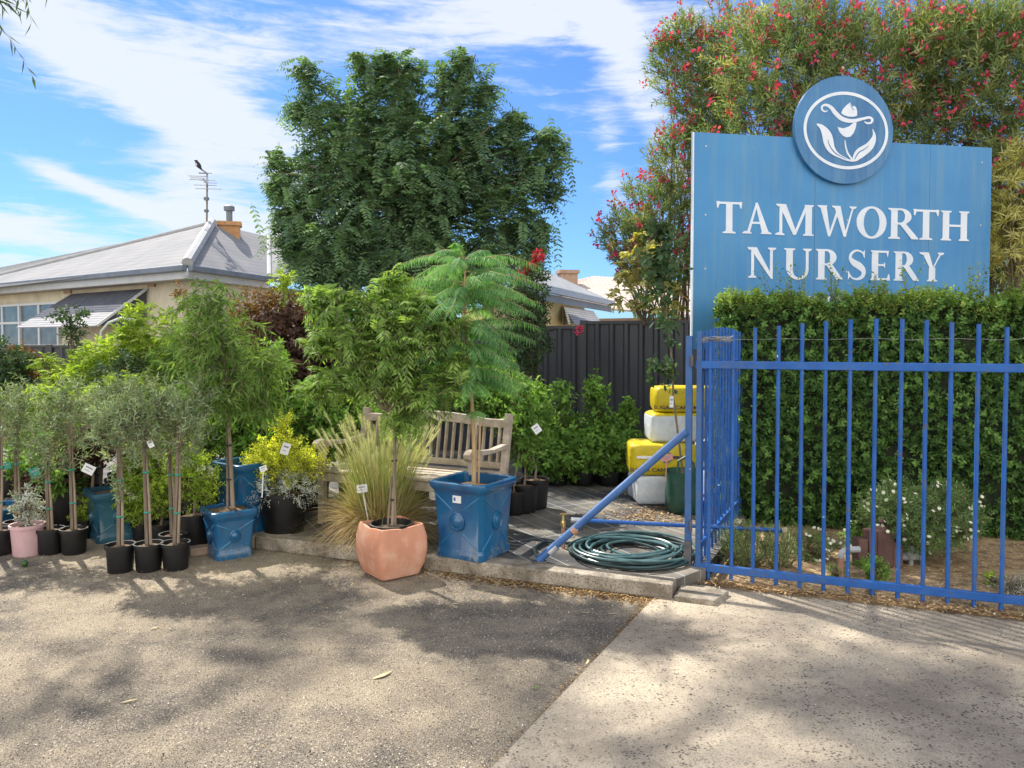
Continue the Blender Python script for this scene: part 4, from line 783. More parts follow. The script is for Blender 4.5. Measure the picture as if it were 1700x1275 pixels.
b = B(); b.beam(tb+Vector((-.025, 0, .055)), tb+Vector((.025, 0, .055)), .008, .012); b.build('tap_handle', 'brass', tap)
# hose coil
hc = G(1050, 921, .1); hc.z = .092
rn = random.Random(2); pts = []; turns = 15; n = turns*40
for i in range(n):
    a = 2*pi*i/40; tnum = i/40; rr = .285+.075*sin(tnum*2.1+1)+.05*sin(tnum*5.3)+.012*sin(a*2+tnum)
    pts.append(hc+Vector(((rr*1.16)*cos(a)+.03*sin(tnum*3.7), (rr*1.05)*sin(a)+.03*cos(tnum*2.9)+.02, .014+.0030*tnum+.007*sin(a*1.5+tnum*2))))
s_ = G(950, 905, .1); tail = [G(893, 929, .1)+Vector((0, 0, .014)), G(888, 915, .1)+Vector((0, 0, .03)), G(905, 903, .1)+Vector((0, 0, .03)), G(925, 905, .1)+Vector((0, 0, .016)), G(960, 903, .1)+Vector((0, 0, .016)), G(1000, 893, .1)+Vector((0, 0, .014)), G(1050, 888, .1)+Vector((0, 0, .014))]
tail = [Vector((*smoothp([(p.x, p.y) for p in tail], 5)[i], .115)) for i in range(31)]
hose = thing('garden_hose', 'green and black garden hose lying coiled on the weed mat beside the gate post', 'hose', hc)
b = B(); b.tube(pts[:n*2//3], .0095, 8); b.tube(tail, .0095, 8); b.build('hose_coil', 'hose_green', hose, smooth=True)
b = B(); b.tube([p+Vector((0, 0, .004)) for p in pts[n*2//3:]], .0095, 8); b.build('hose_coil', 'hose_pale', hose, smooth=True)
# ------------------------------------------------------------------ pots
def round_pot(root, c, rt, rb, h, m, soil='potting_soil', rim=.008):
    b = B(); b.lathe([(rb, 0), (rb+.004, .01), (rt-.006, h-.03), (rt-.006, h-.026), (rt+rim*.6, h-.024), (rt+rim*.6, h), (rt-.006, h), (rt-.012, h-.04)], c, 32, True, False); b.build('pot', m, root, smooth=True)
    b = B(); rn = random.Random(int(c[0]*1000)); rings = []
    for k in range(4):
        r_ = (rt-.009)*(1-k/4.); rings.append([Vector(c)+Vector((r_*cos(2*pi*i/20), r_*sin(2*pi*i/20), h-.028+.006*k+rn.uniform(-.005, .005)*(k > 0))) for i in range(20)])
    b.loft(rings, False, True); b.build('soil', soil, root, smooth=True)
def glazed(root, c, rz, sb, st, h, m, med=True):
    hb, ht = sb/2, st/2
    b = B(); b.sq([(hb*1.06, 0, 14), (hb*1.07, .045, 14), (hb*1.02, .06, 14), (hb*1.0, .066, 14), (ht*.90, h-.085, 14), (ht*.92, h-.07, 14), (ht*1.0, h-.05, 12), (ht*1.04, h-.028, 12), (ht*1.03, h-.006, 12), (ht*.97, h, 12), (ht*.86, h-.004, 12), (ht*.84, h-.10, 12)], c, rz, cap0=True, cap1=True); pot = b.build('pot', m, root, smooth=True)
    if not med: return
    for f in range(4):
        a = rz+f*pi/2; fx = Vector((cos(a), sin(a), 0)); nx = Vector((sin(a), -cos(a), 0))
        def P(u, v, off=.004): hz = .075+(h-.165)*v; d = hb*1.0+(ht*.90-hb)*((hz-.066)/(h-.151)); return Vector(c)+nx*(d+off)+fx*(u*d)+Vector((0, 0, hz))
        b = B()
        for sx_, sy_ in ((1, 1), (-1, 1), (1, -1), (-1, -1)): b = B(); b.tube([P(sx_*.22, .5+sy_*.22, -.003), P(sx_*.55, .5+sy_*.36, -.002), P(sx_*.88, .5+sy_*.5, -.003)], [.006, .007, .005], 8); b.build('strap_relief', 'blue_glaze_light' if m == 'blue_glaze' else m, pot, smooth=True)
        b = B(); cc = P(0, .5, 0); rr = h*.115; fx_ = fx; rings = []
        for q_, o_ in ((1, -.004), (1, .010), (.86, .014), (.8, .008), (.72, .008), (.5, .018), (.2, .024)): rings.append([cc+nx*o_+fx*(rr*q_*cos(2*pi*i/24))+Vector((0, 0, rr*q_*1.08*sin(2*pi*i/24))) for i in range(24)])
        b.loft(rings); b.build('medallion', m, pot, smooth=True)
def sqsoil(root, c, rz, s, z, m='potting_soil'):
    b = B(); b.sq([(s, -.02, 8), (s*.98, .0, 8), (s*.6, .012, 6), (s*.2, .018, 4)], Vector(c)+Vector((0, 0, z)), rz); b.build('soil', m, root, smooth=True)
def trunk(root, pts, r0, r1, m='bark', name='trunk'):
    b = B(); P = [Vector(p) for p in pts]; n = len(P); b.tube(P, [r0+(r1-r0)*i/(n-1) for i in range(n)], 10); return b.build(name, m, root, smooth=True)
def stake(root, p, q, wd=.02, m='stake_wood'):
    b = B(); b.beam(p, q, wd, wd, upv=(0, 1, 0)); return b.build('stake', m, root)
def ties(root, p, q, ts, r=.022, m='green_tie'):
    b = B()
    for t in ts: c = Vector(p).lerp(Vector(q), t); b2 = B(); b2.lathe([(r, -.006), (r+.003, 0), (r, .006)], c, 12); b2.build('tie', m, root, smooth=True)
def ptag(root, px, py, D, w_=.07, h_=.09, rot=0, stick=None, m='white_tag'):
    c = W(px, py, D); a = R(rot); u = Vector((cos(a), .2, sin(a))); v = Vector((-sin(a), 0, cos(a))); b = B(); P = [c+u*w_*x/2+v*h_*y/2 for x, y in ((-1, -1), (1, -1), (1, 1), (-1, 1))]; b.prism(P, (0, .002, 0)); t_ = b.build('plant_tag', m, root)
    if stick:
        b = B(); e = W(*stick, D+.01); b.beam(e, c+Vector((0, .004, 0)), .008, .003, upv=(0, 1, 0)); b.build('tag_stick', m, root)
    b = B(); P = [c+u*w_*x/2+v*h_*y/2+Vector((0, -.0015, 0)) for x, y in ((-.6, .2), (.6, .2), (.6, .5), (-.6, .5))]; b.prism(P, (0, .001, 0))
    P = [c+u*w_*x/2+v*h_*y/2+Vector((0, -.0015, 0)) for x, y in ((-.6, -.4), (.3, -.4), (.3, -.28), (-.6, -.28))]; b.prism(P, (0, .001, 0)); b.build('tag_print', 'tag_print', t_)
# terracotta pot with its tree
tc_ = G(650, 952, 0); tp = thing('potted_tree', 'bushy green tree with staked thin trunk in the bulging terracotta pot', 'potted plant', tc_)
b = B(); b.sq([(.126, 0, 9), (.148, .012, 9), (.178, .09, 9), (.192, .18, 9), (.189, .26, 10, .5), (.174, .325, 10, 1), (.168, .343, 10, 1.0), (.156, .345, 10, 1.0), (.150, .30, 8, .6)], tc_, R(-52), corner=.014, n=120); b.build('pot', 'terracotta', tp, smooth=True)
b = B(); b.lathe([(.135, .26), (.142, .335), (.15, .338), (.15, .35), (.137, .352), (.132, .30)], tc_, 32, False, False); b.build('pot_liner', 'black_plastic', tp, smooth=True)
b = B(); b.lathe([(.136, .31), (.08, .325), (.02, .335)], tc_, 24, False, True); b.build('soil', 'potting_soil', tp, smooth=True)
D_ = tc_.y; s0 = tc_+Vector((.01, 0, .32)); s1 = W(656, 690, D_)
trunk(tp, [s0, W(655, 800, D_), s1, W(657, 640, D_)], .014, .010, 'bark_pale'); stake(tp, s0+Vector((.02, -.01, 0)), W(654, 668, D_-.02), .014, 'stake_wood'); stake(tp, s0+Vector((-.035, 0, 0)), W(650, 790, D_), .012, 'stake_wood')
ties(tp, s0, s1, (.25, .6, .9), .02, 'black_tie')
bl_ = [bp(650, 560, D_, 95, 75, .34), bp(555, 498, D_, 46, 26, .2), bp(650, 462, D_, 26, 30, .14), bp(690, 500, D_, 45, 34, .2), bp(740, 540, D_, 44, 40, .2), bp(575, 628, D_, 66, 26, .25), bp(520, 640, D_, 26, 14, .12), bp(710, 640, D_, 66, 40, .25), bp(600, 550, D_, 66, 44, .28), bp(672, 690, D_, 40, 26, .15), bp(610, 500, D_, 40, 30, .2), bp(535, 560, D_, 30, 26, .15), bp(755, 605, D_, 24, 34, .15), bp(520, 485, D_, 22, 14, .1)]
crown(tp, 11, bl_, 1350, dict(SP['tipuana'], mat='leaf_tip'), s1, 'bark', limbs=60, limb_r=.007, shell=.15, lump=.5)
# right blue pot with ferny tree
rc = G(786, 917, .1); jt = thing('potted_tree', 'feathery blue green fern leaved tree in the tall blue glazed pot beside the bench', 'potted plant', rc)
glazed(jt, rc, R(-31), .37, .46, .53, 'blue_glaze'); sqsoil(jt, rc, R(-31), .195, .46)
b = B(); lab = rc; a = R(-31); fx = Vector((cos(a), sin(a), 0)); nx = Vector((sin(a), -cos(a), 0)); c = rc+nx*.209+fx*.005+Vector((0, 0, .415)); b.prism([c+fx*.035-up_*.025, c-fx*.035-up_*.025, c-fx*.035+up_*.025, c+fx*.035+up_*.025], nx*.0015); b.build('price_label', 'white_tag', jt)
b = B(); c += nx*.002-fx*.018; b.prism([c+fx*.008-up_*.012, c-fx*.008-up_*.012, c-fx*.008+up_*.012, c+fx*.008+up_*.012], nx*.001); b.build('label_print', 'print_blue', jt)
D_ = rc.y; tops = [rc+Vector((.005, 0, .46)), W(787, 740, D_), W(783, 660, D_), W(774, 560, D_), W(771, 500, D_), W(772, 450, D_), W(768, 425, D_)]
trunk(jt, tops, .017, .005, 'bark_tan'); b = B(); b.beam(rc+Vector((.035, .02, .45)), W(797, 700, D_), .014, .014, upv=(0, 1, 0)); b.build('stake', 'bark_tan', jt)
rng = np.random.default_rng(21); fm = FM(); fr_ = []
for i in range(100):
    t = rng.uniform(0, 1)**1.2; zc = 430+t*215; st = W(772+12*max(0, (zc-560)/200), zc, D_); a = rng.uniform(0, 2*pi); L = rng.uniform(.34, .56)*(1.05 if t < .5 else .85)
    fr_.append((st, Vector((cos(a), sin(a)*.8, rng.uniform(.15, .75)*(1-t*.6))).normalized(), L))
for ang_, z_, L in ((-20, 600, .42), (5, 640, .36), (-60, 690, .26), (-15, 500, .60), (5, 540, .58), (-40, 460, .5), (180, 434, .52), (10, 452, .50), (150, 420, .30), (35, 430, .35), (-10, 470, .62), (195, 470, .50), (-35, 520, .55), (-60, 500, .5), (-20, 560, .55)):
    a = R(ang_); fr_.append((W(772, z_, D_), Vector((cos(a), sin(a)*.6, .45)).normalized(), L))
fr_ += [(W(772, 432, D_), Vector((-.75, -.1, .75)).normalized(), .26), (W(771, 428, D_), Vector((-.25, -.3, .9)).normalized(), .22), (W(772, 430, D_), Vector((.6, -.2, .6)).normalized(), .24)]
S_ = np.array([tuple(x[0]) for x in fr_]); Dd = np.array([tuple(x[1]) for x in fr_]); rl = np.array([x[2] for x in fr_])
for kk in range(2): fronds(fm, rng, S_, Dd+rng.normal(0, .015, Dd.shape), rl, K=30, ll=.088-.010*kk, lw=.0056, grav=.46+.01*kk, ang=(72, 58)[kk], mode='plane', ldroop=(.8, .35)[kk], jit=.16, s0=.08, stem=1 if kk == 0 else None, stem_r=.002, prof='mid', bend=.3)
fm.build('foliage', ['leaf_fern', 'bark_tan'], jt)
# left blue pot with weeping tree
lc = G(381, 921, 0); wt = thing('potted_tree', 'slender weeping tree on a tall staked trunk in the small blue glazed pot', 'potted plant', lc)
glazed(wt, lc, R(-53), .25, .335, .36, 'blue_glaze'); sqsoil(wt, lc, R(-53), .14, .335)
D_ = lc.y; a = lc+Vector((.01, 0, .33)); t1 = W(378, 672, D_)
trunk(wt, [a+Vector((.02, 0, 0)), W(383, 760, D_), t1, W(372, 600, D_), W(366, 520, D_), W(350, 470, D_)], .016, .005, 'bark_pale'); stake(wt, a+Vector((-.02, 0, 0)), W(377, 690, D_+.02), .014); ties(wt, a, t1, (.3, .62, .92), .022, 'black_tie')
crown(wt, 31, [bp(385, 610, D_, 70, 70, .32), bp(325, 495, D_, 30, 38, .15), bp(365, 490, D_, 22, 36, .15), bp(360, 550, D_, 66, 50, .25), bp(318, 570, D_, 30, 50, .2), bp(440, 600, D_, 36, 52, .2), bp(350, 645, D_, 52, 40, .25), bp(415, 660, D_, 45, 30, .2)], 560, SP['willow'], W(372, 620, D_), 'bark', limbs=40, limb_r=.006, shell=.1, lump=.55)
# other glazed pots
c = G(398, 884, .1); o = thing('glazed_pot', 'tall blue glazed pot standing behind the small blue pot with the weeping tree', 'pot', c); glazed(o, c+Vector((.02, .12, 0)), R(-38), .30, .40, .55, 'blue_glaze'); sqsoil(o, c+Vector((.02, .12, 0)), R(-38), .165, .47)
c = G(190, 892, 0); o = thing('glazed_pot', 'dark teal glazed pot behind the row of three small olive trees', 'pot', c); glazed(o, c, R(-50), .30, .38, .40, 'teal_glaze'); sqsoil(o, c, R(-50), .155, .36)
c = G(2, 892, 0); o = thing('glazed_pot', 'blue glazed pot at the far left edge behind the first olive', 'pot', c); glazed(o, c, R(-25), .28, .36, .26, 'blue_glaze', False); sqsoil(o, c, R(-25), .15, .22)
# olives
def olive(px, py, ctop, cx, cy, rx, ry, seed, label, potm='black_plastic', rt=.095, h=.19, D=None, tagp=None, two=False, n=170, low=0):
    c = G(px, py, 0); root = thing('potted_olive_tree', label, 'potted plant', c, 'young olive trees in pots at the left')
    round_pot(root, c, rt, rt*.82, h, potm); D_ = c.y; top = W(cx-(cx-px)*.2, cy+ry*.6, D_); a = c+Vector((0, 0, h-.03))
    trunk(root, [a+Vector((.016, 0, 0)), a.lerp(top, .5)+Vector((.014, 0, 0)), top, W(cx, cy, D_)], .011, .006, 'bark_pale'); stake(root, a+Vector((-.006, -.006, 0)), top+Vector((-.006, -.006, .06)), .021)
    ties(root, a, top, (.35, .75), .022, 'green_tie')
    bl_ = [bp(cx, cy, D_, rx, ry, rx*D_/F*.9), bp(cx+rx*.35, cy-ry*.55, D_, rx*.6, ry*.6), bp(cx-rx*.45, cy-ry*.35, D_, rx*.55, ry*.6)]
    if low: bl_.append(bp(px, low, D_, 18, 16, .06))
    crown(root, seed, bl_, n, SP['olive'], top, 'bark_pale', limbs=16, limb_r=.004, shell=.25)
    if tagp: ptag(root, *tagp)
olive(200, 948, 0, 200, 722, 48, 62, 41, 'small olive tree in a black pot, leftmost of the front row of three', n=170, low=812)
olive(247, 946, 0, 240, 700, 52, 70, 42, 'small olive tree in a black pot, middle one of the front row of three', tagp=(250, 737, 5.2, .035, .05, 25))
olive(292, 944, 0, 300, 705, 56, 72, 43, 'small olive tree in a black pot, nearest the small blue glazed pot', n=190)
olive(288, 928, 0, 282, 720, 40, 55, 44, 'small olive tree standing just behind the front row of three', n=110)
olive(-2, 920, 0, 4, 700, 48, 65, 45, 'olive tree cut off by the left edge of the picture', n=150)
olive(84, 918, 0, 78, 735, 40, 62, 46, 'olive tree in a black pot just right of the pink pot', n=130, tagp=(58, 785, 5.7, .07, .08, 20, None, 'green_tie'))
olive(123, 918, 0, 118, 700, 48, 75, 47, 'olive tree in a black pot, fourth from the left edge', n=170)
olive(30, 905, 0, 28, 700, 35, 60, 48, 'olive tree behind the pink pot at far left', n=90, tagp=(12, 773, 5.9, .05, .05, 10, None, 'green_tie'))
# smaller pots
def shrub(name, label, kind, px, py, z, rt, h, blobs, n, seed, potm='black_plastic', group='potted shrubs massed at the left', cat='potted plant', dz=0, tagp=None, stem=True, **kw):
    c = G(px, py, z); c.z = z; root = thing(name, label, cat, c, group)
    if rt: round_pot(root, c, rt, rt*.8, h, potm)
    D_ = c.y+dz; bl_ = [bp(x, y, D_, rx, ry, rd) for x, y, rx, ry, rd in blobs]
    lo_ = min(blobs, key=lambda q_: -(q_[1])); tt = Vector((c.x, c.y, h))+Vector((0, 0, z+.5*max(0, bl_[0][0].z-h-z)))
    if stem: trunk(root, [c+Vector((0, 0, max(0, h-.04))), c.lerp(tt, .5)+Vector((.01, 0, h*.3)), Vector((bl_[0][0].x, bl_[0][0].y, tt.z))], .012, .007, 'bark', 'stem')
    crown(root, seed, bl_, n, SP[kind], tt if stem else None, limbs=kw.pop('limbs', 14), limb_r=.006, shell=kw.pop('shell', .3), **kw)
    if tagp: ptag(root, *tagp)
    return root
shrub('potted_shrub', 'silver leaved seedling growing in the pale pink pot', 'silver', 46, 920, 0, .115, .23, [(48, 838, 24, 36, .1)], 90, 51, 'pink_plastic')
shrub('potted_shrub', 'low bright green bushy seedling in front of the purple plant', 'feather', 140, 892, 0, .09, .15, [(143, 845, 17, 32, .09), (130, 858, 14, 20, .07)], 130, 52)
shrub('potted_shrub', 'lime green maple leaved bush between the olive trunks', 'glossy_lime' if 0 else 'lime', 235, 896, 0, .075, .13, [(230, 825, 26, 38, .13), (215, 810, 18, 24, .1)], 160, 53)
shrub('potted_shrub', 'lime green bush in a black pot behind the middle and right olives', 'feather', 267, 898, 0, .10, .14, [(268, 825, 26, 40, .13)], 170, 54)
shrub('potted_shrub', 'fresh green feathery bush in a tall black pot left of the small blue pot', 'feather', 322, 912, 0, .125, .28, [(325, 790, 38, 60, .18), (305, 770, 32, 42, .16), (340, 800, 25, 40, .13)], 420, 55)
shrub('potted_shrub', 'blackish purple leaved plant in a dark pot behind the pink pot', 'purple', 105, 884, 0, .115, .19, [(120, 770, 30, 60, .18), (158, 742, 32, 42, .2), (90, 790, 28, 40, .16)], 190, 56, tagp=(147, 779, 5.6, .08, .07, -30))
b = B(); c = G(330, 921, 0); b.box(c+Vector((0, .02, .03)), (.14, .10, .06), .5); tag(b.build('paver', 'paver', bevel=.006), 'small clay paver lying beside the small blue glazed pot', 'paver')
c = G(41, 941, 0); b = B(); ball(b, c+Vector((0, 0, .024)), (.022, .022, .024)); tag(b.build('green_fruit', 'fruit', smooth=True), 'dark green fruit lying on the ground below the pink pot', 'fruit')
# gold shrub and silver plant
gs = shrub('potted_shrub', 'golden yellow conifer like shrub over silver foliage in a wide black pot', 'gold', 472, 880, .1, .185, .31, [(475, 775, 62, 30, .22), (500, 760, 40, 24, .15), (440, 762, 34, 20, .15), (478, 728, 24, 26, .12), (468, 702, 16, 20, .1), (428, 768, 26, 12, .1), (520, 772, 26, 12, .1), (445, 738, 20, 12, .1)], 430, 57, tagp=(474, 745, 5.75, .06, .09, -20), shell=.2)
rng = np.random.default_rng(58); D_ = gs.location.y; S_, O_, _ = sample(rng, [bp(448, 812, D_-.02, 32, 24, .16), bp(492, 808, D_-.02, 34, 24, .18)], 420, .5); fm = FM(); fronds(fm, rng, S_, nrm(O_+ZV*.4+rng.normal(0, .4, S_.shape)), .07, K=9, ll=.024, lw=.007, grav=.2, ang=50); fm.build('underplanting', 'leaf_silver', gs)
ptag(gs, 437, 778, 5.65, .05, .04, 20, (435, 826))
# ornamental grass
gc = G(630, 893, .1)+Vector((0, .1, 0)); gr = thing('ornamental_grass', 'clump of tall fountain grass with cream plumes and straw skirt before the bench', 'grass', gc)
rng = np.random.default_rng(61); fm = FM()
def blades(n, L0, L1, lean, droop, wd, mi, r0=.10, seg=7, bias=0):
    a = rng.uniform(0, 2*pi, n); rr = rng.uniform(0, r0, n); base = np.column_stack([gc.x+rr*np.cos(a), gc.y+rr*np.sin(a), np.full(n, gc.z+.0)]); L = rng.uniform(L0, L1, n); ln = rng.uniform(.05, 1, n)*lean; a2 = a+rng.normal(0, .5, n)
    D0 = nrm(np.column_stack([np.cos(a2)*ln+bias, np.sin(a2)*ln, np.ones(n)])); dr = rng.uniform(.3, 1, n)*droop; out_ = D0[:, :2]/np.maximum(np.linalg.norm(D0[:, :2], axis=1, keepdims=True), .05)
    s = np.linspace(0, 1, seg); P = base[:, None]+D0[:, None]*(L[:, None]*s)[..., None]; P[..., 2] -= (dr*L)[:, None]*s**2.2; P[..., :2] += out_[:, None]*((dr*L*.5)[:, None]*s**2)[..., None]
    P[..., 2] = np.maximum(P[..., 2], gc.z+.01); sd_ = nrm(np.cross(D0, ZV+rng.normal(0, .3, (n, 3)))); wv = wd*(1-s**2*.85)
    rv = rng.uniform(0, 1, n)
    for j in range(seg-1):
        V = np.stack([P[:, j]-sd_*wv[j], P[:, j]+sd_*wv[j], P[:, j+1]+sd_*wv[j+1], P[:, j+1]-sd_*wv[j+1]], 1); fm.polys(V, np.clip(rv, 0, 1), mi)
    return P
blades(1500, .45, .86, .36, .16, .0028, 0, .15); blades(700, .40, .72, .6, .5, .0026, 0, .15, bias=.04); blades(1300, .40, .75, .8, .9, .0026, 1, .16, bias=-.02); blades(1200, .30, .55, 1.0, 1.15, .0026, 1, .17); blades(1500, .28, .52, .4, .15, .0030, 1, .16)
fm.build('blades', ['grass_green', 'grass_straw'], gr)
fm = FM(); P = blades(170, .62, .98, .42, .16, .0012, 1, .13, bias=-.03); E = P[:, -1]; Td = nrm(P[:, -1]-P[:, -3]); rng2 = np.random.default_rng(62)
fronds(fm, rng2, E-Td*.02, Td, .13, K=110, ll=.030, lw=.0028, grav=.12, ang=38, kind='needle', ldroop=.05, mi=0, prof='mid', s0=0); fm.build('plumes', ['grass_plume', 'grass_straw'], gr)
ptag(gr, 601, 811, 5.6, .075, .06, 5, (612, 868))
# ------------------------------------------------------------------ bench
bL = W(592, 700, 6.72); bR = W(840, 700, 6.08); bL.z = bR.z = .092; bu_ = (bR-bL).normalized(); bn = Vector((bu_.y, -bu_.x, 0)); BL = (bR-bL).length; brz = math.atan2(bu_.y, bu_.x)
bench = thing('garden_bench', 'weathered grey wooden slatted garden bench behind the pots', 'bench', bL)
def BP(u, f, z): return bL+bu_*u+bn*f+Vector((0, 0, z))
for u in (.03, BL-.03):
    b = B(); b.beam(BP(u, 0, 0), BP(u, -.02, .44), .055, .06, upv=bu_); b.beam(BP(u, -.02, .44), BP(u, -.12, .91), .055, .055, upv=bu_); b.build('leg', 'teak', bench, bevel=.004)
    b = B(); b.beam(BP(u, .50, 0), BP(u, .50, .62), .055, .055, upv=bu_); b.build('leg', 'teak', bench, bevel=.004)
    b = B(); P = [BP(u, x, z) for x, z in ((-.06, .66), (.15, .655), (.35, .665), (.48, .675), (.56, .655), (.58, .62))]; prof = [(-.06, .64, .68), (.2, .632, .662), (.4, .64, .68), (.50, .62, .70), (.56, .615, .695), (.59, .64, .67)]
    rings = [[BP(u-.03, x, zl), BP(u+.03, x, zl), BP(u+.03, x, zh), BP(u-.03, x, zh)] for x, zl, zh in prof]; b.loft(rings); b.build('armrest', 'teak', bench, bevel=.006)
    b = B(); b.beam(BP(u, .0, .16), BP(u, .48, .16), .03, .05); b.build('side_stretcher', 'teak', bench)
for k in range(7):
    b = B(); f = .02+k*.083; b.beam(BP(.0, f, .448-.012*sin(k/6*pi)), BP(BL, f, .448-.012*sin(k/6*pi)), .070, .02); b.build('seat_slat', 'teak', bench, bevel=.003)
b = B(); b.beam(BP(.06, .52, .395), BP(BL-.06, .52, .395), .025, .07); b.build('apron', 'teak', bench, bevel=.003)
b = B(); b.beam(BP(.05, -.03, .50), BP(BL-.05, -.03, .50), .03, .05); b.build('back_rail', 'teak', bench, bevel=.003)
b = B(); rings = []
def arch(t): return .045*max(0, sin(pi*min(1, max(0, (t-.12)/.76))))**1.0+.0
for i in range(21):
    t = i/20; u = .05+(BL-.10)*t; h0 = .800; h1 = .865+arch(t)
    rings.append([BP(u, -.105+.0, h0+arch(t)*.7), BP(u, -.07, h0+arch(t)*.7), BP(u, -.085, h1), BP(u, -.12, h1)])
b.loft(rings); b.build('top_rail', 'teak', bench, bevel=.004)
ns = 19
for k in range(ns):
    t = (k+.5)/ns; u = .06+(BL-.12)*t; b = B(); b.beam(BP(u, -.035, .52), BP(u, -.088, .81+arch(t)*.6), .014, .038, upv=bn); b.build('back_slat', 'teak', bench, bevel=.002)
# ------------------------------------------------------------------ mulch bags
def text_mesh(txt, size, name, m, root, org, ux, vx, nrm_, bold=1.0):
    cu_ = bpy.data.curves.new(name, 'FONT'); cu_.body = txt; cu_.size = size; cu_.align_x = 'CENTER'; cu_.offset = size*.02; cu_.extrude = .001
    to = bpy.data.objects.new(name, cu_); C.objects.link(to); dg = bpy.context.evaluated_depsgraph_get(); me = bpy.data.meshes.new_from_object(to.evaluated_get(dg)); bpy.data.objects.remove(to)
    loc = root.parent.location if root.parent is not None else root.location
    for v in me.vertices:
        p = org+ux*(v.co.x*bold)+vx*v.co.y+nrm_*v.co.z-loc; v.co = p
    me.materials.clear(); me.materials.append(MT[m]); o = bpy.data.objects.new(name, me); C.objects.link(o); o.parent = root; return o
def bag(px, py, D, z0, sx_, sy_, h, rz, seed, label, yellow, txt=None, strip=False, mb=None, logo=False):
    c = W(px, py, D); c.z = z0; root = thing('mulch_bag', label, 'bag', c, 'stacked mulch bags by the fence'); rn = random.Random(seed); rings = []; n = 40; m_ = 12; rm = Matrix.Rotation(rz, 3, 'Z')
    for i in range(m_+1):
        t = i/m_; ph = -pi/2+pi*t; kz = (abs(sin(ph))**.30)*(1 if ph > 0 else -1); kr = max(.05, cos(ph)**.14); ring = []
        for k in range(n):
            a = 2*pi*k/n; e = .2; x = math.copysign(abs(cos(a))**e, cos(a)); y = math.copysign(abs(sin(a))**e, sin(a)); wb_ = 1+.022*sin(3*a+seed)+.02*sin(5*a+3*t+seed)+rn.uniform(-.006, .006)
            ring.append(c+rm @ Vector((x*sx_/2*kr*wb_, y*sy_/2*kr*wb_, h/2+kz*h/2*(1+.02*sin(4*a)))))
        rings.append(ring)
    b = B(); b.loft(rings)
    if mb is not None:
        k0 = int(m_*mb); 
        for fi in range(len(b.mi)-2): b.mi[fi] = 1 if fi//n >= k0 else 0
        b.mi[-1] = 1
    body = b.build('bag_body', ['bag_white', 'bag_yellow'] if mb is not None else yellow, root, smooth=True)
    fx = rm @ Vector((1, 0, 0)); fn = rm @ Vector((0, -1, 0)); fc = c+fn*(sy_/2*1.05)
    if txt: text_mesh(txt, .046, 'printed_text', 'print_dark', body, fc+up_*(h*.15)-fx*(.03 if sx_ < .7 else .10), fx, up_, fn, 1.25)
    if logo:
        b = B(); q = fc+up_*(h*.60)+fx*.02; nn = 28; ro, ri = .052, .042; vs = [q+fx*(r_*cos(2*pi*i/nn))+up_*(r_*sin(2*pi*i/nn))+fn*o_ for o_ in (0, .002) for r_ in (ro, ri) for i in range(nn)]; fs = []
        for i in range(nn): j = (i+1) % nn; fs += [(2*nn+i, 2*nn+j, 3*nn+j, 3*nn+i), (i, j, 2*nn+j, 2*nn+i)]
        b.add(vs, fs); b.build('printed_ring', 'print_blue', body)
        b = B(); b.prism([q+fx*x+up_*y+fn*.001 for x, y in ((-.04, -.012), (.20, -.012), (.20, .012), (-.04, .012))], fn*.002); b.build('printed_band', 'print_dark', body)
        b = B(); b.prism([q+fx*x+up_*y+fn*.001 for x, y in ((-.27, -.012), (-.12, -.012), (-.12, .012), (-.27, .012))], fn*.002); b.build('printed_band', 'print_white', body)
    return root
z_ = .094
bag(1098, 800, 7.15, z_, .56, .42, .27, R(3), 1, 'white plastic mulch bag at the very bottom of the stack', 'bag_white')
bag(1096, 800, 7.15, z_+.27, .62, .44, .29, R(-2), 2, 'yellow sugar cane mulch bag, second from the bottom of the left stack', 'bag_yellow', 'SUGAR CANE MULCH', logo=True)
bag(1117, 800, 7.25, z_+.56, .50, .40, .27, R(2), 3, 'white bag with yellow top lying on the lower yellow bag', 'bag_white', mb=.72)
bag(1146, 800, 7.30, z_+.83, .72, .40, .24, R(-3), 4, 'yellow sugar cane mulch bag on the very top of the stack', 'bag_yellow', 'SUGAR CANE MULCH')
bag(1215, 800, 7.35, z_, .56, .40, .27, R(-4), 5, 'white plastic bag on the ground behind the green bag', 'bag_white')
bag(1205, 800, 7.38, z_+.27, .50, .40, .28, R(5), 6, 'white plastic bag in the middle of the right hand column of bags', 'bag_white')
bag(1212, 800, 7.36, z_+.55, .50, .40, .28, R(-2), 7, 'white bag with yellow top directly under the top yellow bag at right', 'bag_white', mb=.72)
# green grow bag with climber
gbp = G(1134, 848, .1); gbr = thing('potted_climber', 'tall thin leafy climber standing in a dark green woven grow bag', 'potted plant', gbp)
rings = []
for i, (r_, z0) in enumerate([(.135, 0), (.15, .03), (.158, .15), (.15, .27), (.16, .36), (.14, .34), (.13, .28)]):
    rings.append([gbp+Vector((r_*(1+.05*sin(3*a+i))*math.copysign(abs(cos(a))**.7, cos(a)), r_*(1+.04*sin(4*a+i*2))*math.copysign(abs(sin(a))**.7, sin(a)), z0)) for a in [2*pi*k/28 for k in range(28)]])
b = B(); b.loft(rings, True, True); b.build('grow_bag', 'green_bag', gbr, smooth=True)
b = B(); b.tube([gbp+Vector((-.08, -.13, .33)), gbp+Vector((-.07, -.12, .46)), gbp+Vector((0, -.1, .50)), gbp+Vector((.06, -.12, .44)), gbp+Vector((.07, -.13, .33))], .010, 6); b.build('bag_handle', 'green_bag', gbr, smooth=True)
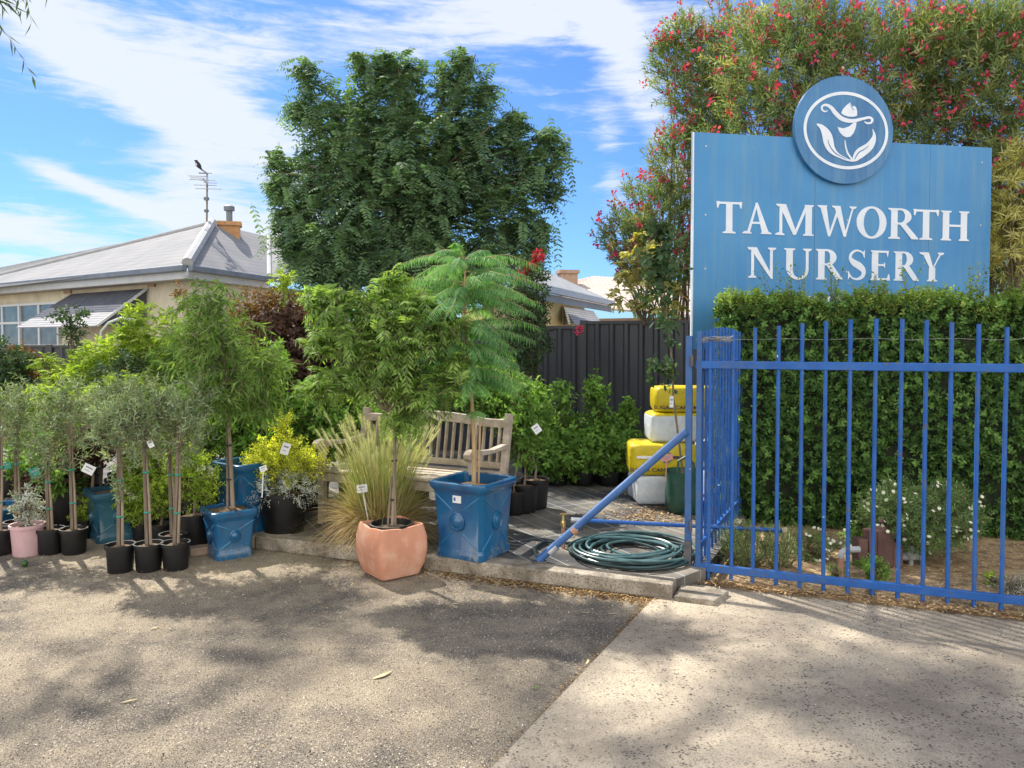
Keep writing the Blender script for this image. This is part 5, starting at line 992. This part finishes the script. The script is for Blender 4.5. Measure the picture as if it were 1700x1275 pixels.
D_ = gbp.y; st = [gbp+Vector((0, 0, .28)), W(1128, 740, D_), W(1118, 660, D_), W(1116, 600, D_), W(1106, 520, D_), W(1098, 440, D_), W(1095, 375, D_), W(1096, 350, D_)]
trunk(gbr, st, .011, .006, 'twig')
crown(gbr, 71, [bp(1098, 430, D_, 40, 55, .2), bp(1108, 540, D_, 22, 50, .12), bp(1100, 615, D_, 26, 30, .12), bp(1092, 480, D_, 36, 40, .16), bp(1096, 385, D_, 26, 30, .12)], 120, dict(SP['dark'], ll=.065, lw=.036, K=6), None, shell=.05)
b = B(); ptag(gbr, 1115, 667, D_-.03, .035, .10, 0); ptag(gbr, 1107, 760, D_-.1, .11, .05, 10, (1105, 800), 'red_tag')
# pots with sticks right of the blue pot
for i, (px, py, r_, h_, lab, bx, by, rx, ry, n) in enumerate([(853, 852, .10, .20, 'mid green shrub in the nearest black pot right of the tall blue pot', 862, 690, 22, 60, 120), (870, 848, .13, .24, 'leafy shrub on two bare stems in the middle black pot beside the bench', 872, 720, 34, 60, 190), (888, 842, .13, .26, 'tall airy shrub in the farthest black pot right of the bench', 880, 690, 40, 55, 240)]):
    shrub('potted_shrub', lab, 'green', px, py, .1, r_, h_, [(bx, by, rx, ry, .2), (bx+8, by-28, rx*.6, ry*.6, .14)], n, 80+i, group='black potted shrubs beside the bench', tagp=(891, 712, 6.0, .06, .07, 35) if i == 2 else None)
# rose and camellia row in front of the fence
row = [(935, 797, .1, [(938, 715, 36, 40, .25), (932, 655, 20, 24, .15)], 'upright light green shrub before the fence, leftmost of the row'), (990, 797, .1, [(990, 710, 34, 45, .25), (990, 648, 22, 26, .15)], 'tallest light green shrub in the row before the dark fence'), (1040, 797, .1, [(1036, 725, 26, 36, .22), (1042, 682, 16, 22, .12)], 'light green shrub next to the yellow bags')]
for i, (px, py, z, bl2, lab) in enumerate(row): shrub('fence_shrub', lab, 'glossy', px, py, z, .14, .2, bl2, 200, 90+i, group='green shrubs lined up before the fence', shell=.2)
row2 = [(925, 804, [(925, 760, 38, 34, .25)], 'low bushy green plant at the left end of the front row by the fence'), (968, 804, [(968, 750, 40, 42, .25)], 'low bushy green plant, second in the front row by the fence'), (1010, 804, [(1010, 748, 38, 42, .25)], 'low bushy green plant, third in the front row by the fence'), (1046, 802, [(1040, 752, 26, 34, .2)], 'low bushy green plant touching the mulch bags')]
for i, (px, py, bl2, lab) in enumerate(row2): shrub('low_shrub', lab, 'glossy', px, py, .1, .12, .14, bl2, 260, 95+i, group='low green plants before the fence', shell=.2)
# ------------------------------------------------------------------ massed shrubs behind
def back(name, lab, kind, px, D, blobs, n, seed, **kw):
    c = W(px, 700, D); c.z = .094; root = thing(name, lab, 'potted plant', c, 'potted shrubs massed at the left'); round_pot(root, c, .14, .12, .26, 'black_plastic'); bl_ = [bp(x, y, D, rx, ry, rd) for x, y, rx, ry, rd in blobs]
    tt = Vector((c.x, c.y, min(bl_[0][0].z, .9))); trunk(root, [c+Vector((0, 0, .2)), (c+tt)/2+Vector((.015, 0, .05)), tt, bl_[0][0]], .014, .008, 'bark', 'stem'); crown(root, seed, bl_, n, SP[kind], tt, limbs=16, limb_r=.007, shell=kw.pop('shell', .25), **kw); return root
back('potted_shrub', 'dark bronze leaved bush at the left edge', 'dark', 12, 7.4, [(10, 610, 40, 48, .35), (25, 660, 40, 45, .3)], 420, 101)
back('potted_shrub', 'small bush with reddish shoots below the house window', 'red', 46, 7.7, [(46, 606, 20, 24, .2), (30, 590, 16, 18, .15)], 90, 102)
back('potted_shrub', 'yellowish green bush in front of the dark bronze bush', 'lime', 55, 6.95, [(55, 690, 40, 48, .3), (75, 655, 26, 26, .2)], 300, 103)
back('potted_shrub', 'gangly young tree with drooping mottled leaves before the awning', 'dark', 118, 7.9, [(118, 522, 26, 14, .2), (122, 555, 16, 26, .15), (125, 640, 26, 60, .2)], 130, 104)
back('potted_shrub', 'arching lime green bush below the grey window awning', 'lime', 140, 7.5, [(140, 620, 62, 42, .4), (110, 660, 45, 40, .3), (170, 580, 34, 24, .25), (75, 600, 20, 18, .15), (180, 660, 40, 50, .3)], 620, 105)
back('potted_shrub', 'dark green glossy bush under the white arch', 'dark', 205, 7.2, [(205, 640, 45, 60, .35), (190, 700, 50, 50, .3)], 480, 106)
back('potted_shrub', 'yellow green drooping bush right of the white arch', 'lime', 245, 7.6, [(240, 580, 50, 50, .3), (232, 520, 26, 26, .2), (270, 620, 45, 60, .3), (215, 560, 30, 22, .2)], 560, 107)
back('potted_shrub', 'willowy green bush left of the weeping tree', 'willow', 290, 7.3, [(295, 610, 45, 55, .3), (285, 690, 50, 60, .3)], 420, 108)
back('potted_shrub', 'red tipped photinia bush behind the weeping tree', 'red', 410, 7.9, [(402, 520, 26, 42, .2), (440, 500, 24, 26, .15), (420, 570, 40, 50, .25), (300, 490, 10, 26, .1)], 230, 109)
back('potted_shrub', 'dark purple leaved bush between weeping tree and terracotta pot tree', 'purple', 500, 7.8, [(500, 600, 62, 70, .4), (470, 540, 40, 45, .3), (540, 580, 45, 60, .3), (520, 520, 34, 30, .2)], 900, 110)
back('potted_shrub', 'mid green laurel like bush behind the golden shrub', 'green', 450, 6.9, [(450, 700, 48, 60, .3), (430, 650, 40, 50, .3), (455, 600, 28, 34, .2)], 460, 111)
back('potted_shrub', 'glossy bush with orange young leaves left of the bench', 'glossy', 520, 6.8, [(520, 710, 50, 60, .3), (515, 655, 32, 26, .2), (555, 720, 34, 50, .25)], 480, 112)
back('potted_shrub', 'deep green bush behind the left end of the bench', 'green', 585, 7.1, [(585, 700, 45, 45, .3), (620, 680, 40, 30, .3), (560, 650, 40, 40, .3)], 460, 113)
back('potted_shrub', 'shaded dark green bush behind the middle of the bench', 'dark', 690, 7.2, [(680, 650, 60, 42, .3), (740, 660, 55, 40, .3), (700, 600, 60, 40, .3)], 560, 114)
back('potted_shrub', 'green bush behind the right end of the bench', 'green', 815, 7.0, [(810, 670, 40, 45, .3), (840, 650, 34, 40, .25), (790, 640, 30, 40, .2)], 430, 115)
back('potted_shrub', 'leafy green bush between the olives and the weeping tree', 'green', 340, 6.7, [(345, 720, 42, 55, .3), (310, 690, 36, 44, .3)], 380, 116)
back('potted_shrub', 'grey green bush among the olive crowns', 'olive', 165, 6.5, [(170, 700, 50, 60, .3), (205, 660, 34, 40, .3)], 420, 117)
back('potted_shrub', 'dull green bush behind the second olive from the left', 'green', 85, 6.6, [(90, 740, 45, 55, .3), (50, 760, 36, 50, .25)], 340, 118)
back('potted_shrub', 'green bush behind the small blue pot', 'green', 400, 6.6, [(400, 720, 34, 48, .25)], 240, 119)
back('potted_shrub', 'purple leaved seedling right of the olive crowns', 'purple', 150, 6.3, [(152, 735, 24, 38, .15), (60, 800, 26, 30, .15)], 120, 120)
back('potted_shrub', 'small leafed green shrub with bright pinnate sprays left of the big tree', 'lime', 475, 8.4, [(470, 460, 20, 22, .15), (480, 500, 26, 34, .2)], 100, 121)
back('potted_shrub', 'bright green bush tucked behind the middle olive trunks', 'lime', 262, 6.35, [(262, 755, 36, 40, .22), (225, 775, 26, 30, .18)], 230, 181)
back('potted_shrub', 'leafy mid green bush behind the left pair of olives', 'green', 105, 6.3, [(108, 790, 34, 40, .22), (75, 760, 26, 34, .2)], 220, 182)
back('potted_shrub', 'yellow green sprays above the olive crowns', 'lime', 200, 6.9, [(215, 640, 44, 26, .25), (265, 660, 36, 24, .2), (150, 655, 30, 20, .2)], 260, 183)
back('potted_shrub', 'tuft of fresh green shoots left of the golden shrub', 'willow', 425, 6.7, [(428, 690, 34, 50, .22), (400, 650, 30, 34, .2)], 200, 184)
back('potted_shrub', 'loose pale green sprays reaching up beside the weeping tree', 'lime', 300, 7.5, [(285, 540, 22, 34, .2), (310, 600, 34, 44, .25), (262, 640, 30, 30, .2)], 230, 185)
back('potted_shrub', 'thin reddish shoots standing left of the dark purple bush', 'red', 455, 8.0, [(452, 520, 34, 26, .2), (420, 545, 24, 34, .2), (480, 545, 24, 20, .15)], 110, 186)
back('potted_shrub', 'bright leafy bush low behind the golden shrub', 'glossy', 420, 6.5, [(415, 745, 30, 30, .2), (455, 720, 34, 30, .2)], 200, 187)
# arch
ar = thing('garden_arch', 'thin white metal garden arch poking out of the bushes below the awning', 'arch', W(196, 700, 7.9)); ar.location.z = .09
b = B(); a = [W(165, 700, 7.9), W(165, 570, 7.9), W(168, 550, 7.9), W(180, 536, 7.9), W(200, 528, 7.9), W(222, 530, 7.9), W(236, 545, 7.9), W(240, 570, 7.9), W(240, 700, 7.9)]; a[0].z = a[-1].z = .085; b.tube(a, .013, 8); b.build('arch_tube', 'window_frame', ar, smooth=True)
# dark tall shrub with red blossom right of the big tree
cm = back('flowering_tree', 'dark leaved climber like shrub with a crimson blossom head beside the big tree', 'dark', 885, 8.6, [(880, 480, 34, 60, .3), (885, 560, 34, 60, .3), (860, 600, 36, 60, .3), (895, 520, 22, 40, .2), (850, 520, 30, 60, .3)], 620, 122)
cm['group'] = 'flowering shrubs'; del cm['group']
def blossom(root, pts, n, r, m, seed, L=.03, D=8.6, name='blossom'):
    rng = np.random.default_rng(seed)
    for (px, py) in pts:
        c = np.array(tuple(W(px, py, D))); d = nrm(rng.normal(0, 1, (n, 3))); fm = FM(); fm.polys(leaves(c+d*r*rng.uniform(.4, 1, n)[:, None], d+rng.normal(0, .4, (n, 3)), rng.normal(0, 1, (n, 3)), np.full(n, L), np.full(n, L*.7), 'oval'), rng.uniform(0, 1, n)); fm.build(name, m, root)
blossom(cm, [(893, 425), (880, 443), (868, 458)], 130, .075, 'petal_red', 5); blossom(cm, [(962, 548)], 60, .05, 'petal_pink', 6); blossom(cm, [(893, 527)], 40, .03, 'petal_red', 7)
# ------------------------------------------------------------------ big tree
bt0 = W(690, 600, 11.6); bt0.z = -.004; bt = thing('large_tree', 'large dense dark green tree with feathery pinnate leaves behind the fence', 'tree', bt0)
trunk(bt, [bt0, bt0+Vector((.05, 0, 1.0)), bt0+Vector((-.03, 0, 2.0)), W(690, 360, 11.5)], .17, .08, 'bark')
bl_ = [bp(650, 350, 11.3, 150, 110, 1.25), bp(575, 235, 11.3, 75, 85, .8), bp(650, 170, 11.3, 60, 78, .6), bp(772, 190, 11.3, 55, 88, .6), bp(800, 270, 11.3, 80, 80, .7), bp(505, 300, 11.2, 52, 50, .5), bp(885, 280, 11.2, 45, 42, .45), bp(840, 360, 11.2, 70, 70, .6),
       bp(560, 400, 11, 80, 75, .8), bp(700, 430, 11, 130, 60, .9), bp(525, 165, 11.3, 30, 50, .35), bp(490, 370, 11.2, 34, 60, .4), bp(690, 270, 11.1, 110, 90, .9), bp(855, 220, 11.3, 30, 34, .35), bp(768, 112, 11.3, 24, 26, .25), bp(640, 108, 11.3, 30, 24, .3), bp(530, 440, 11, 45, 36, .5), bp(800, 440, 11, 60, 42, .6)]+[bp(x, y, 11.2, rx, ry, .25) for x, y, rx, ry in ((505, 112, 20, 20), (600, 102, 18, 18), (690, 115, 20, 20), (735, 125, 16, 22), (768, 95, 18, 16), (810, 150, 20, 24), (850, 195, 24, 22), (930, 248, 20, 26), (905, 225, 26, 20), (458, 262, 20, 20), (462, 310, 20, 24), (478, 400, 20, 28), (918, 320, 18, 34), (895, 385, 18, 28), (495, 180, 22, 22), (880, 425, 20, 24), (470, 350, 16, 20))]
crown(bt, 131, bl_, 6300, SP['robinia'], W(690, 380, 11.5), 'bark', limbs=120, limb_r=.045, shell=.45, lump=.6)
# ------------------------------------------------------------------ oleander behind the board
def oleander(name, lab, px, D, blobs, n, seed, flowers, tx):
    c = W(px, 700, D); c.z = .022; root = thing(name, lab, 'shrub', c, 'tall oleanders behind the board'); bl_ = [bp(x, y, D, rx, ry, rd) for x, y, rx, ry, rd in blobs]; rng = np.random.default_rng(seed); S_, O_, cc = sample(rng, bl_, n, .35, .25)
    D_ = nrm(O_*.8+ZV*.75+rng.normal(0, .4, S_.shape)); fm = FM(); rl = .24*rng.uniform(.6, 1.3, n); fronds(fm, rng, S_-D_*.1, D_, rl, K=12, ll=.092, lw=.017, grav=.06, ang=42, ldroop=.08, stem=0, stem_r=.0025, s0=.25)
    fm.build('foliage', ['leaf_oleander', 'twig'], root)
    t0 = np.array(tuple(c)); k = 36; idx = rng.choice(n, k); E = S_[idx]; base = t0+np.column_stack([rng.normal(0, .25, (k, 2)), np.zeros(k)]); mid = base*.45+E*.55; mid[:, :2] = base[:, :2]*.65+E[:, :2]*.35; P = np.stack([base, (base+mid)/2, mid, (mid+E)/2, E], 1); b_ = FM(); b_.tubes(P, np.tile([.02, .017, .012, .008, .004], (k, 1)), 0, 5); b_.build('branches', 'bark', root)
    ends = S_+D_*rl[:, None]*.9; o_ = np.abs(rng.normal(0, 1, n)); sel = rng.choice(n, flowers, replace=False); fl = FM(); q = 8; Cn = np.repeat(ends[sel], q, 0)+rng.normal(0, .026, (flowers*q, 3)); dd = nrm(rng.normal(0, 1, Cn.shape)+ZV*.5)
    fl.polys(leaves(Cn, dd, rng.normal(0, 1, Cn.shape), np.full(len(Cn), .046), np.full(len(Cn), .032), 'oval'), rng.uniform(0, 1, len(Cn))); o2 = fl.build('blossoms', 'petal_deep', root, 'stuff')
    S2 = S_[rng.choice(n, n//30)]; fm = FM(); fronds(fm, rng, S2, nrm(O_[:len(S2)]+rng.normal(0, .5, S2.shape)), .16, K=10, ll=.10, lw=.02, grav=.2, ang=45, ldroop=.1); fm.build('yellowing_leaves', 'leaf_yellow', root)
    return root
oleander('oleander', 'tall pink flowering oleander left of the board, thinning against the sky', 1120, 10.3, [(1165, 160, 60, 90, .5), (1210, 90, 70, 80, .5), (1120, 280, 45, 80, .45), (1085, 350, 60, 50, .5), (1040, 390, 45, 34, .35), (1115, 430, 65, 50, .5), (1110, 110, 28, 60, .25), (1185, 220, 50, 90, .5), (1060, 430, 46, 34, .4), (1130, 60, 34, 34, .3)], 2000, 141, 330, 0)
oleander('oleander', 'dense pink flowering oleander directly behind the middle of the board', 1380, 9.1, [(1300, 110, 110, 105, .8), (1440, 130, 130, 110, .9), (1260, 230, 90, 100, .7), (1400, 250, 140, 90, .8), (1340, 55, 90, 45, .6), (1500, 60, 90, 50, .6), (1500, 230, 90, 110, .7), (1300, 400, 120, 120, .8), (1450, 400, 120, 120, .8)], 4200, 142, 620, 0)
oleander('oleander', 'pink flowering oleander with yellowing leaves right of the board', 1660, 8.6, [(1620, 120, 90, 100, .7), (1700, 160, 100, 120, .7), (1660, 300, 80, 110, .6), (1690, 420, 80, 90, .6), (1590, 60, 80, 50, .5), (1720, 300, 90, 130, .6), (1660, 55, 70, 45, .5)], 2400, 143, 300, 0)
rng = np.random.default_rng(144); c = W(1680, 700, 8.0); c.z = .022; yb = thing('yellow_shrub', 'shrub with rosettes of straw yellow narrow leaves at the right edge of the board', 'shrub', c)
crown(yb, 145, [bp(1672, 400, 8.0, 34, 70, .3), bp(1700, 350, 8.0, 50, 90, .35), bp(1668, 300, 8.0, 22, 34, .2), bp(1700, 260, 8.0, 30, 34, .2)], 230, dict(mat='leaf_yellow', rl=.07, K=10, ll=.11, lw=.016, grav=.05, ang=50, up=.7, ldroop=.05), W(1685, 520, 8.0), 'twig', limbs=30, limb_r=.012)
# small yellow tree beyond the left oleander
c = W(1050, 560, 10); c.z = .0; yt = thing('yellow_shrub', 'pale yellow leaved bush glowing behind the thin climber', 'shrub', c)
crown(yt, 146, [bp(1055, 440, 9.7, 46, 40, .3), bp(1095, 490, 9.7, 46, 36, .3), bp(1075, 400, 9.7, 28, 26, .2), bp(1045, 490, 9.7, 36, 26, .3)], 150, dict(SP['lime'], mat='leaf_yellow', ll=.07, lw=.025, kind='oval'), W(1070, 540, 9.7), 'twig', limbs=24, limb_r=.012)
# ------------------------------------------------------------------ hedge
hA = Vector((1.80, 6.58, 0)); hB = Vector((7.2, 5.15, 0)); hu = (hB-hA).normalized(); hn = Vector((hu.y, -hu.x, 0)); HL = (hB-hA).length; HT = 1.93; HD = .5
hedge = thing('clipped_hedge', 'dense clipped green hedge with bright new growth on top below the board', 'hedge', hA+Vector((0, 0, .022)))
b = B(); q0 = hA+hu*.10-hn*.08; q1 = hB-hn*.08; b.prism([flat(q0)+up_*.05, flat(q1)+up_*.05, flat(q1)-hn*(HD-.16)+up_*.05, flat(q0)-hn*(HD-.16)+up_*.05], (0, 0, HT-.10)); b.build('dark_core_box', 'hedge_core', hedge)  # dark solid box added behind the leaves to block the gaps
rng = np.random.default_rng(151); fm = FM()
def hpts(n, f): return np.array([tuple(f()) for _ in range(n)])
ns_ = 13000; uu = rng.uniform(0, 1, ns_)*HL; zz = .04+rng.uniform(0, 1, ns_)*(HT-.05); dp = rng.uniform(-.02, .09, ns_)+.03*np.sin(uu*4)*np.sin(zz*5); base = np.array(tuple(hA))+uu[:, None]*np.array(tuple(hu))+(-dp)[:, None]*np.array(tuple(hn)); base[:, 2] = zz
cl_ = np.sin(uu*6.3+zz*3)*np.sin(zz*7.1-uu*2)+.6*np.sin(uu*15+1)*np.sin(zz*13); keep = (uu < 5.2) & (rng.uniform(-1.6, 1.2, ns_) < cl_+.5); base = base[keep]; n_ = len(base); Dh = nrm(np.array(tuple(hn))*1.0+ZV*.35+rng.normal(0, .45, (n_, 3)))
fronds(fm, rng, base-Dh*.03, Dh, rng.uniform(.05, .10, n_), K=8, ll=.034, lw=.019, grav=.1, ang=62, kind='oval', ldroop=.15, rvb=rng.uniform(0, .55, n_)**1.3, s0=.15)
n_ = 900; base = np.array(tuple(hA))+rng.uniform(-.02, .08, n_)[:, None]*np.array(tuple(hu))-(rng.uniform(0, HD, n_))[:, None]*np.array(tuple(hn)); base[:, 2] = rng.uniform(.04, HT, n_); Dh = nrm(-np.array(tuple(hu))+ZV*.3+rng.normal(0, .45, (n_, 3))); fronds(fm, rng, base-Dh*.03, Dh, .08, K=8, ll=.034, lw=.019, grav=.1, ang=62, kind='oval', s0=.15, rvb=rng.uniform(0, .55, n_))
n_ = 420; uu = rng.uniform(0, 5.2, n_); base = np.array(tuple(hA))+uu[:, None]*np.array(tuple(hu))+rng.uniform(.0, .05, n_)[:, None]*np.array(tuple(hn)); base[:, 2] = .1+(HT-.1)*rng.uniform(0, 1, n_)**.8; Dh = nrm(np.array(tuple(hn))+ZV*.7+rng.normal(0, .4, (n_, 3))); fronds(fm, rng, base, Dh, rng.uniform(.06, .13, n_), K=9, ll=.036, lw=.019, grav=.1, ang=58, kind='oval', s0=.1, rvb=np.full(n_, .8))
fm.build('foliage', 'leaf_hedge', hedge)
fm = FM(); n_ = 4600; uu = rng.uniform(0, 5.2, n_); base = np.array(tuple(hA))+uu[:, None]*np.array(tuple(hu))-rng.uniform(-.04, HD, n_)[:, None]*np.array(tuple(hn)); hb_ = .035*np.sin(uu*5.1)+.03*np.sin(uu*11.3+1); base[:, 2] = HT-.05+hb_+rng.uniform(-.10, .03, n_)
Dh = nrm(ZV*1.1+rng.normal(0, .45, (n_, 3))); fronds(fm, rng, base, Dh, rng.uniform(.06, .13, n_), K=9, ll=.032, lw=.016, grav=0, ang=50, kind='oval', s0=.1, stem=1, stem_r=.001)
n_ = 90; uu = rng.uniform(0, 5, n_); base = np.array(tuple(hA))+uu[:, None]*np.array(tuple(hu))-rng.uniform(0, HD*.7, n_)[:, None]*np.array(tuple(hn)); base[:, 2] = HT; base = np.repeat(base, 4, 0)+rng.normal(0, .012, (n_*4, 3)); n_ *= 4; Dh = nrm(ZV*1.6+rng.normal(0, .34, (n_, 3))); fronds(fm, rng, base, Dh, np.repeat(rng.uniform(.06, 1, n_//4)**2*.30+.06, 4)*rng.uniform(.6, 1, n_), K=12, ll=.034, lw=.017, grav=0, ang=50, kind='oval', s0=.1, stem=1, stem_r=.0015)
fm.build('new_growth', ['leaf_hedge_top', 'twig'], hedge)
# ------------------------------------------------------------------ garden bed plants and fittings
def bed(name, lab, kind, px, py, blobs, n, seed, flowers=0, cat='plant', dD=.25, fmat='petal_white', **kw):
    c = G(px, py, .022); root = thing(name, lab, cat, c); D_ = c.y; bl_ = [bp(x, y, D_+.05, rx, ry, rd) for x, y, rx, ry, rd in blobs]; crown(root, seed, bl_, n, dict(SP[kind], **kw), c+Vector((0, 0, .05)), 'twig', limbs=20, limb_r=.006, shell=.35)
    if flowers:
        rng = np.random.default_rng(seed); S_, O_, _ = sample(rng, bl_, flowers, .93, .2); 
        S_ = S_+np.array([0, -.02, .02]); pet = 9; a = np.tile(np.arange(pet)*2*pi/pet, flowers); nn_ = nrm(np.array([0, -.7, .6])+rng.normal(0, .4, (flowers, 3))); u = nrm(np.cross(nn_, ZV)); v = np.cross(nn_, u); dd = np.repeat(u, pet, 0)*np.cos(a)[:, None]+np.repeat(v, pet, 0)*np.sin(a)[:, None]
        fm = FM(); fm.polys(leaves(np.repeat(S_, pet, 0), dd, np.repeat(nn_, pet, 0), np.full(len(dd), .014), np.full(len(dd), .008), 'oval'), rng.uniform(0, .9, len(dd))); fm.build('blossoms', fmat, root, 'stuff')
    return root
bed('rosemary_bush', 'upright rosemary bush just behind the lower left of the gate', 'rosemary', 1255, 945, [(1255, 908, 62, 34, .25), (1225, 905, 34, 34, .2), (1290, 905, 36, 34, .2)], 420, 161, cat='shrub')
bed('daisy_bush', 'small dark green plant dotted with white daisies left of the brown box', 'fine', 1350, 930, [(1345, 905, 40, 28, .2)], 260, 162, 50)
bed('daisy_bush', 'large rounded bush covered with small white daisies in front of the hedge', 'daisy', 1520, 935, [(1530, 860, 85, 55, .35), (1480, 850, 48, 45, .25), (1575, 850, 42, 50, .25)], 2600, 163, 190, cat='shrub')
bed('green_plant', 'low leafy green plant at the foot of the brown box', 'green', 1450, 968, [(1450, 945, 26, 20, .12)], 60, 164, ll=.035, lw=.012, rl=.08)
bed('green_plant', 'small tuft of narrow leaves right beside the rusty riser pipe', 'fine', 1385, 962, [(1388, 950, 14, 14, .07)], 40, 165, ll=.03)
bed('green_plant', 'white flowering sprig plant between the two daisy bushes', 'green', 1425, 925, [(1420, 895, 20, 26, .12)], 60, 168, 20, ll=.03, lw=.012, rl=.08)
bed('grey_plant', 'wispy grey green ground plant at the right edge of the bed', 'silver', 1690, 985, [(1690, 972, 45, 12, .15)], 90, 166, rl=.12, ll=.03, lw=.004)
bed('green_plant', 'small yellowish weed growing in the mulch near the right edge', 'feather', 1650, 975, [(1652, 962, 14, 12, .06)], 25, 167)
bx = G(1458, 940, .022); bxr = thing('timber_box', 'stepped brown timber box with grey pipe fittings in the garden bed', 'box', bx)
for dx, h_, wd in ((-.13, .20, .07), (-.06, .26, .06), (.03, .26, .12), (.115, .18, .07)):
    b = B(); b.box(bx+Vector((dx, 0, h_/2)), (wd, .09, h_), .08); b.build('plank', 'brown_box', bxr, bevel=.006)
b = B(); b.lathe([(.045, 0), (.04, .02), (.012, .03), (.012, .05), (.025, .055), (.02, .07)], bx+Vector((.02, 0, .26)), 16); b.build('knob', 'brown_box', bxr, smooth=True)
vb = G(1512, 938, .022); vr = thing('irrigation_valve', 'grey plastic irrigation valve right of the brown box', 'valve', vb)
b = B(); b.tube([vb+Vector((-.07, 0, .06)), vb+Vector((.07, 0, .06))], .026, 14); b.lathe([(.04, .0), (.045, .04), (.03, .06), (.02, .065), (.02, .09)], vb+Vector((0, 0, .05)), 16); b.tube([vb+Vector((0, 0, .0)), vb+Vector((0, 0, .06))], .016, 10); b.build('valve_body', 'pvc_grey', vr, smooth=True)
rb = G(1396, 962, .022); rr_ = thing('riser_pipe', 'rusty riser pipe with grey plastic elbow left of the brown box', 'pipe', rb)
b = B(); b.tube([rb, rb+Vector((0, 0, .15))], .018, 12); b.build('riser', 'rust_pipe', rr_, smooth=True)
b = B(); b.tube([rb+Vector((0, 0, .145)), rb+Vector((0, 0, .17)), rb+Vector((.02, .0, .195)), rb+Vector((.05, 0, .20)), rb+Vector((.12, 0, .20))], .021, 12); b.build('elbow', 'pvc_grey', rr_, smooth=True)
# ------------------------------------------------------------------ overhanging gum tree that dapples the forecourt
gt0 = Vector((-7.6, 5.2, -.004)); gt = thing('gum_tree', 'gum tree overhanging the forecourt, its drooping leaves entering at the top left corner', 'tree', gt0)
trunk(gt, [gt0, gt0+Vector((.15, .1, 2)), gt0+Vector((.5, .3, 4.5)), gt0+Vector((1.2, .8, 7))], .26, .14, 'bark_pale')
rng = np.random.default_rng(171); bl_ = [(W(15, -75, 6.6), (.32, .3, .36)), (W(-8, 0, 6.6), (.16, .2, .30))]
pads = []
for i in range(58):
    x = rng.uniform(-6.5, 3.6); y = rng.uniform(5.5, 10.8); z = rng.uniform(7.2, 9.3)
    if i > 33: x = rng.uniform(-3.2, .6); y = rng.uniform(8.0, 10.6); z = 8.6  # extra leaf pads, out of view, added to shade the drive near the gate
    z = max(z, 1.6+.445*y+.95)
    pads.append((Vector((x, y, z)), (rng.uniform(.45, .95), rng.uniform(.45, .9), rng.uniform(.25, .45))))
GP = pads
crown(gt, 172, bl_+pads, 3700, dict(mat='leaf_gum', rl=.35, K=11, ll=.13, lw=.022, grav=.55, ang=40, up=0, ldroop=.7, stem_r=.002), gt0+Vector((1.2, .8, 7)), 'bark_pale', limbs=60, limb_r=.05, shell=.1)
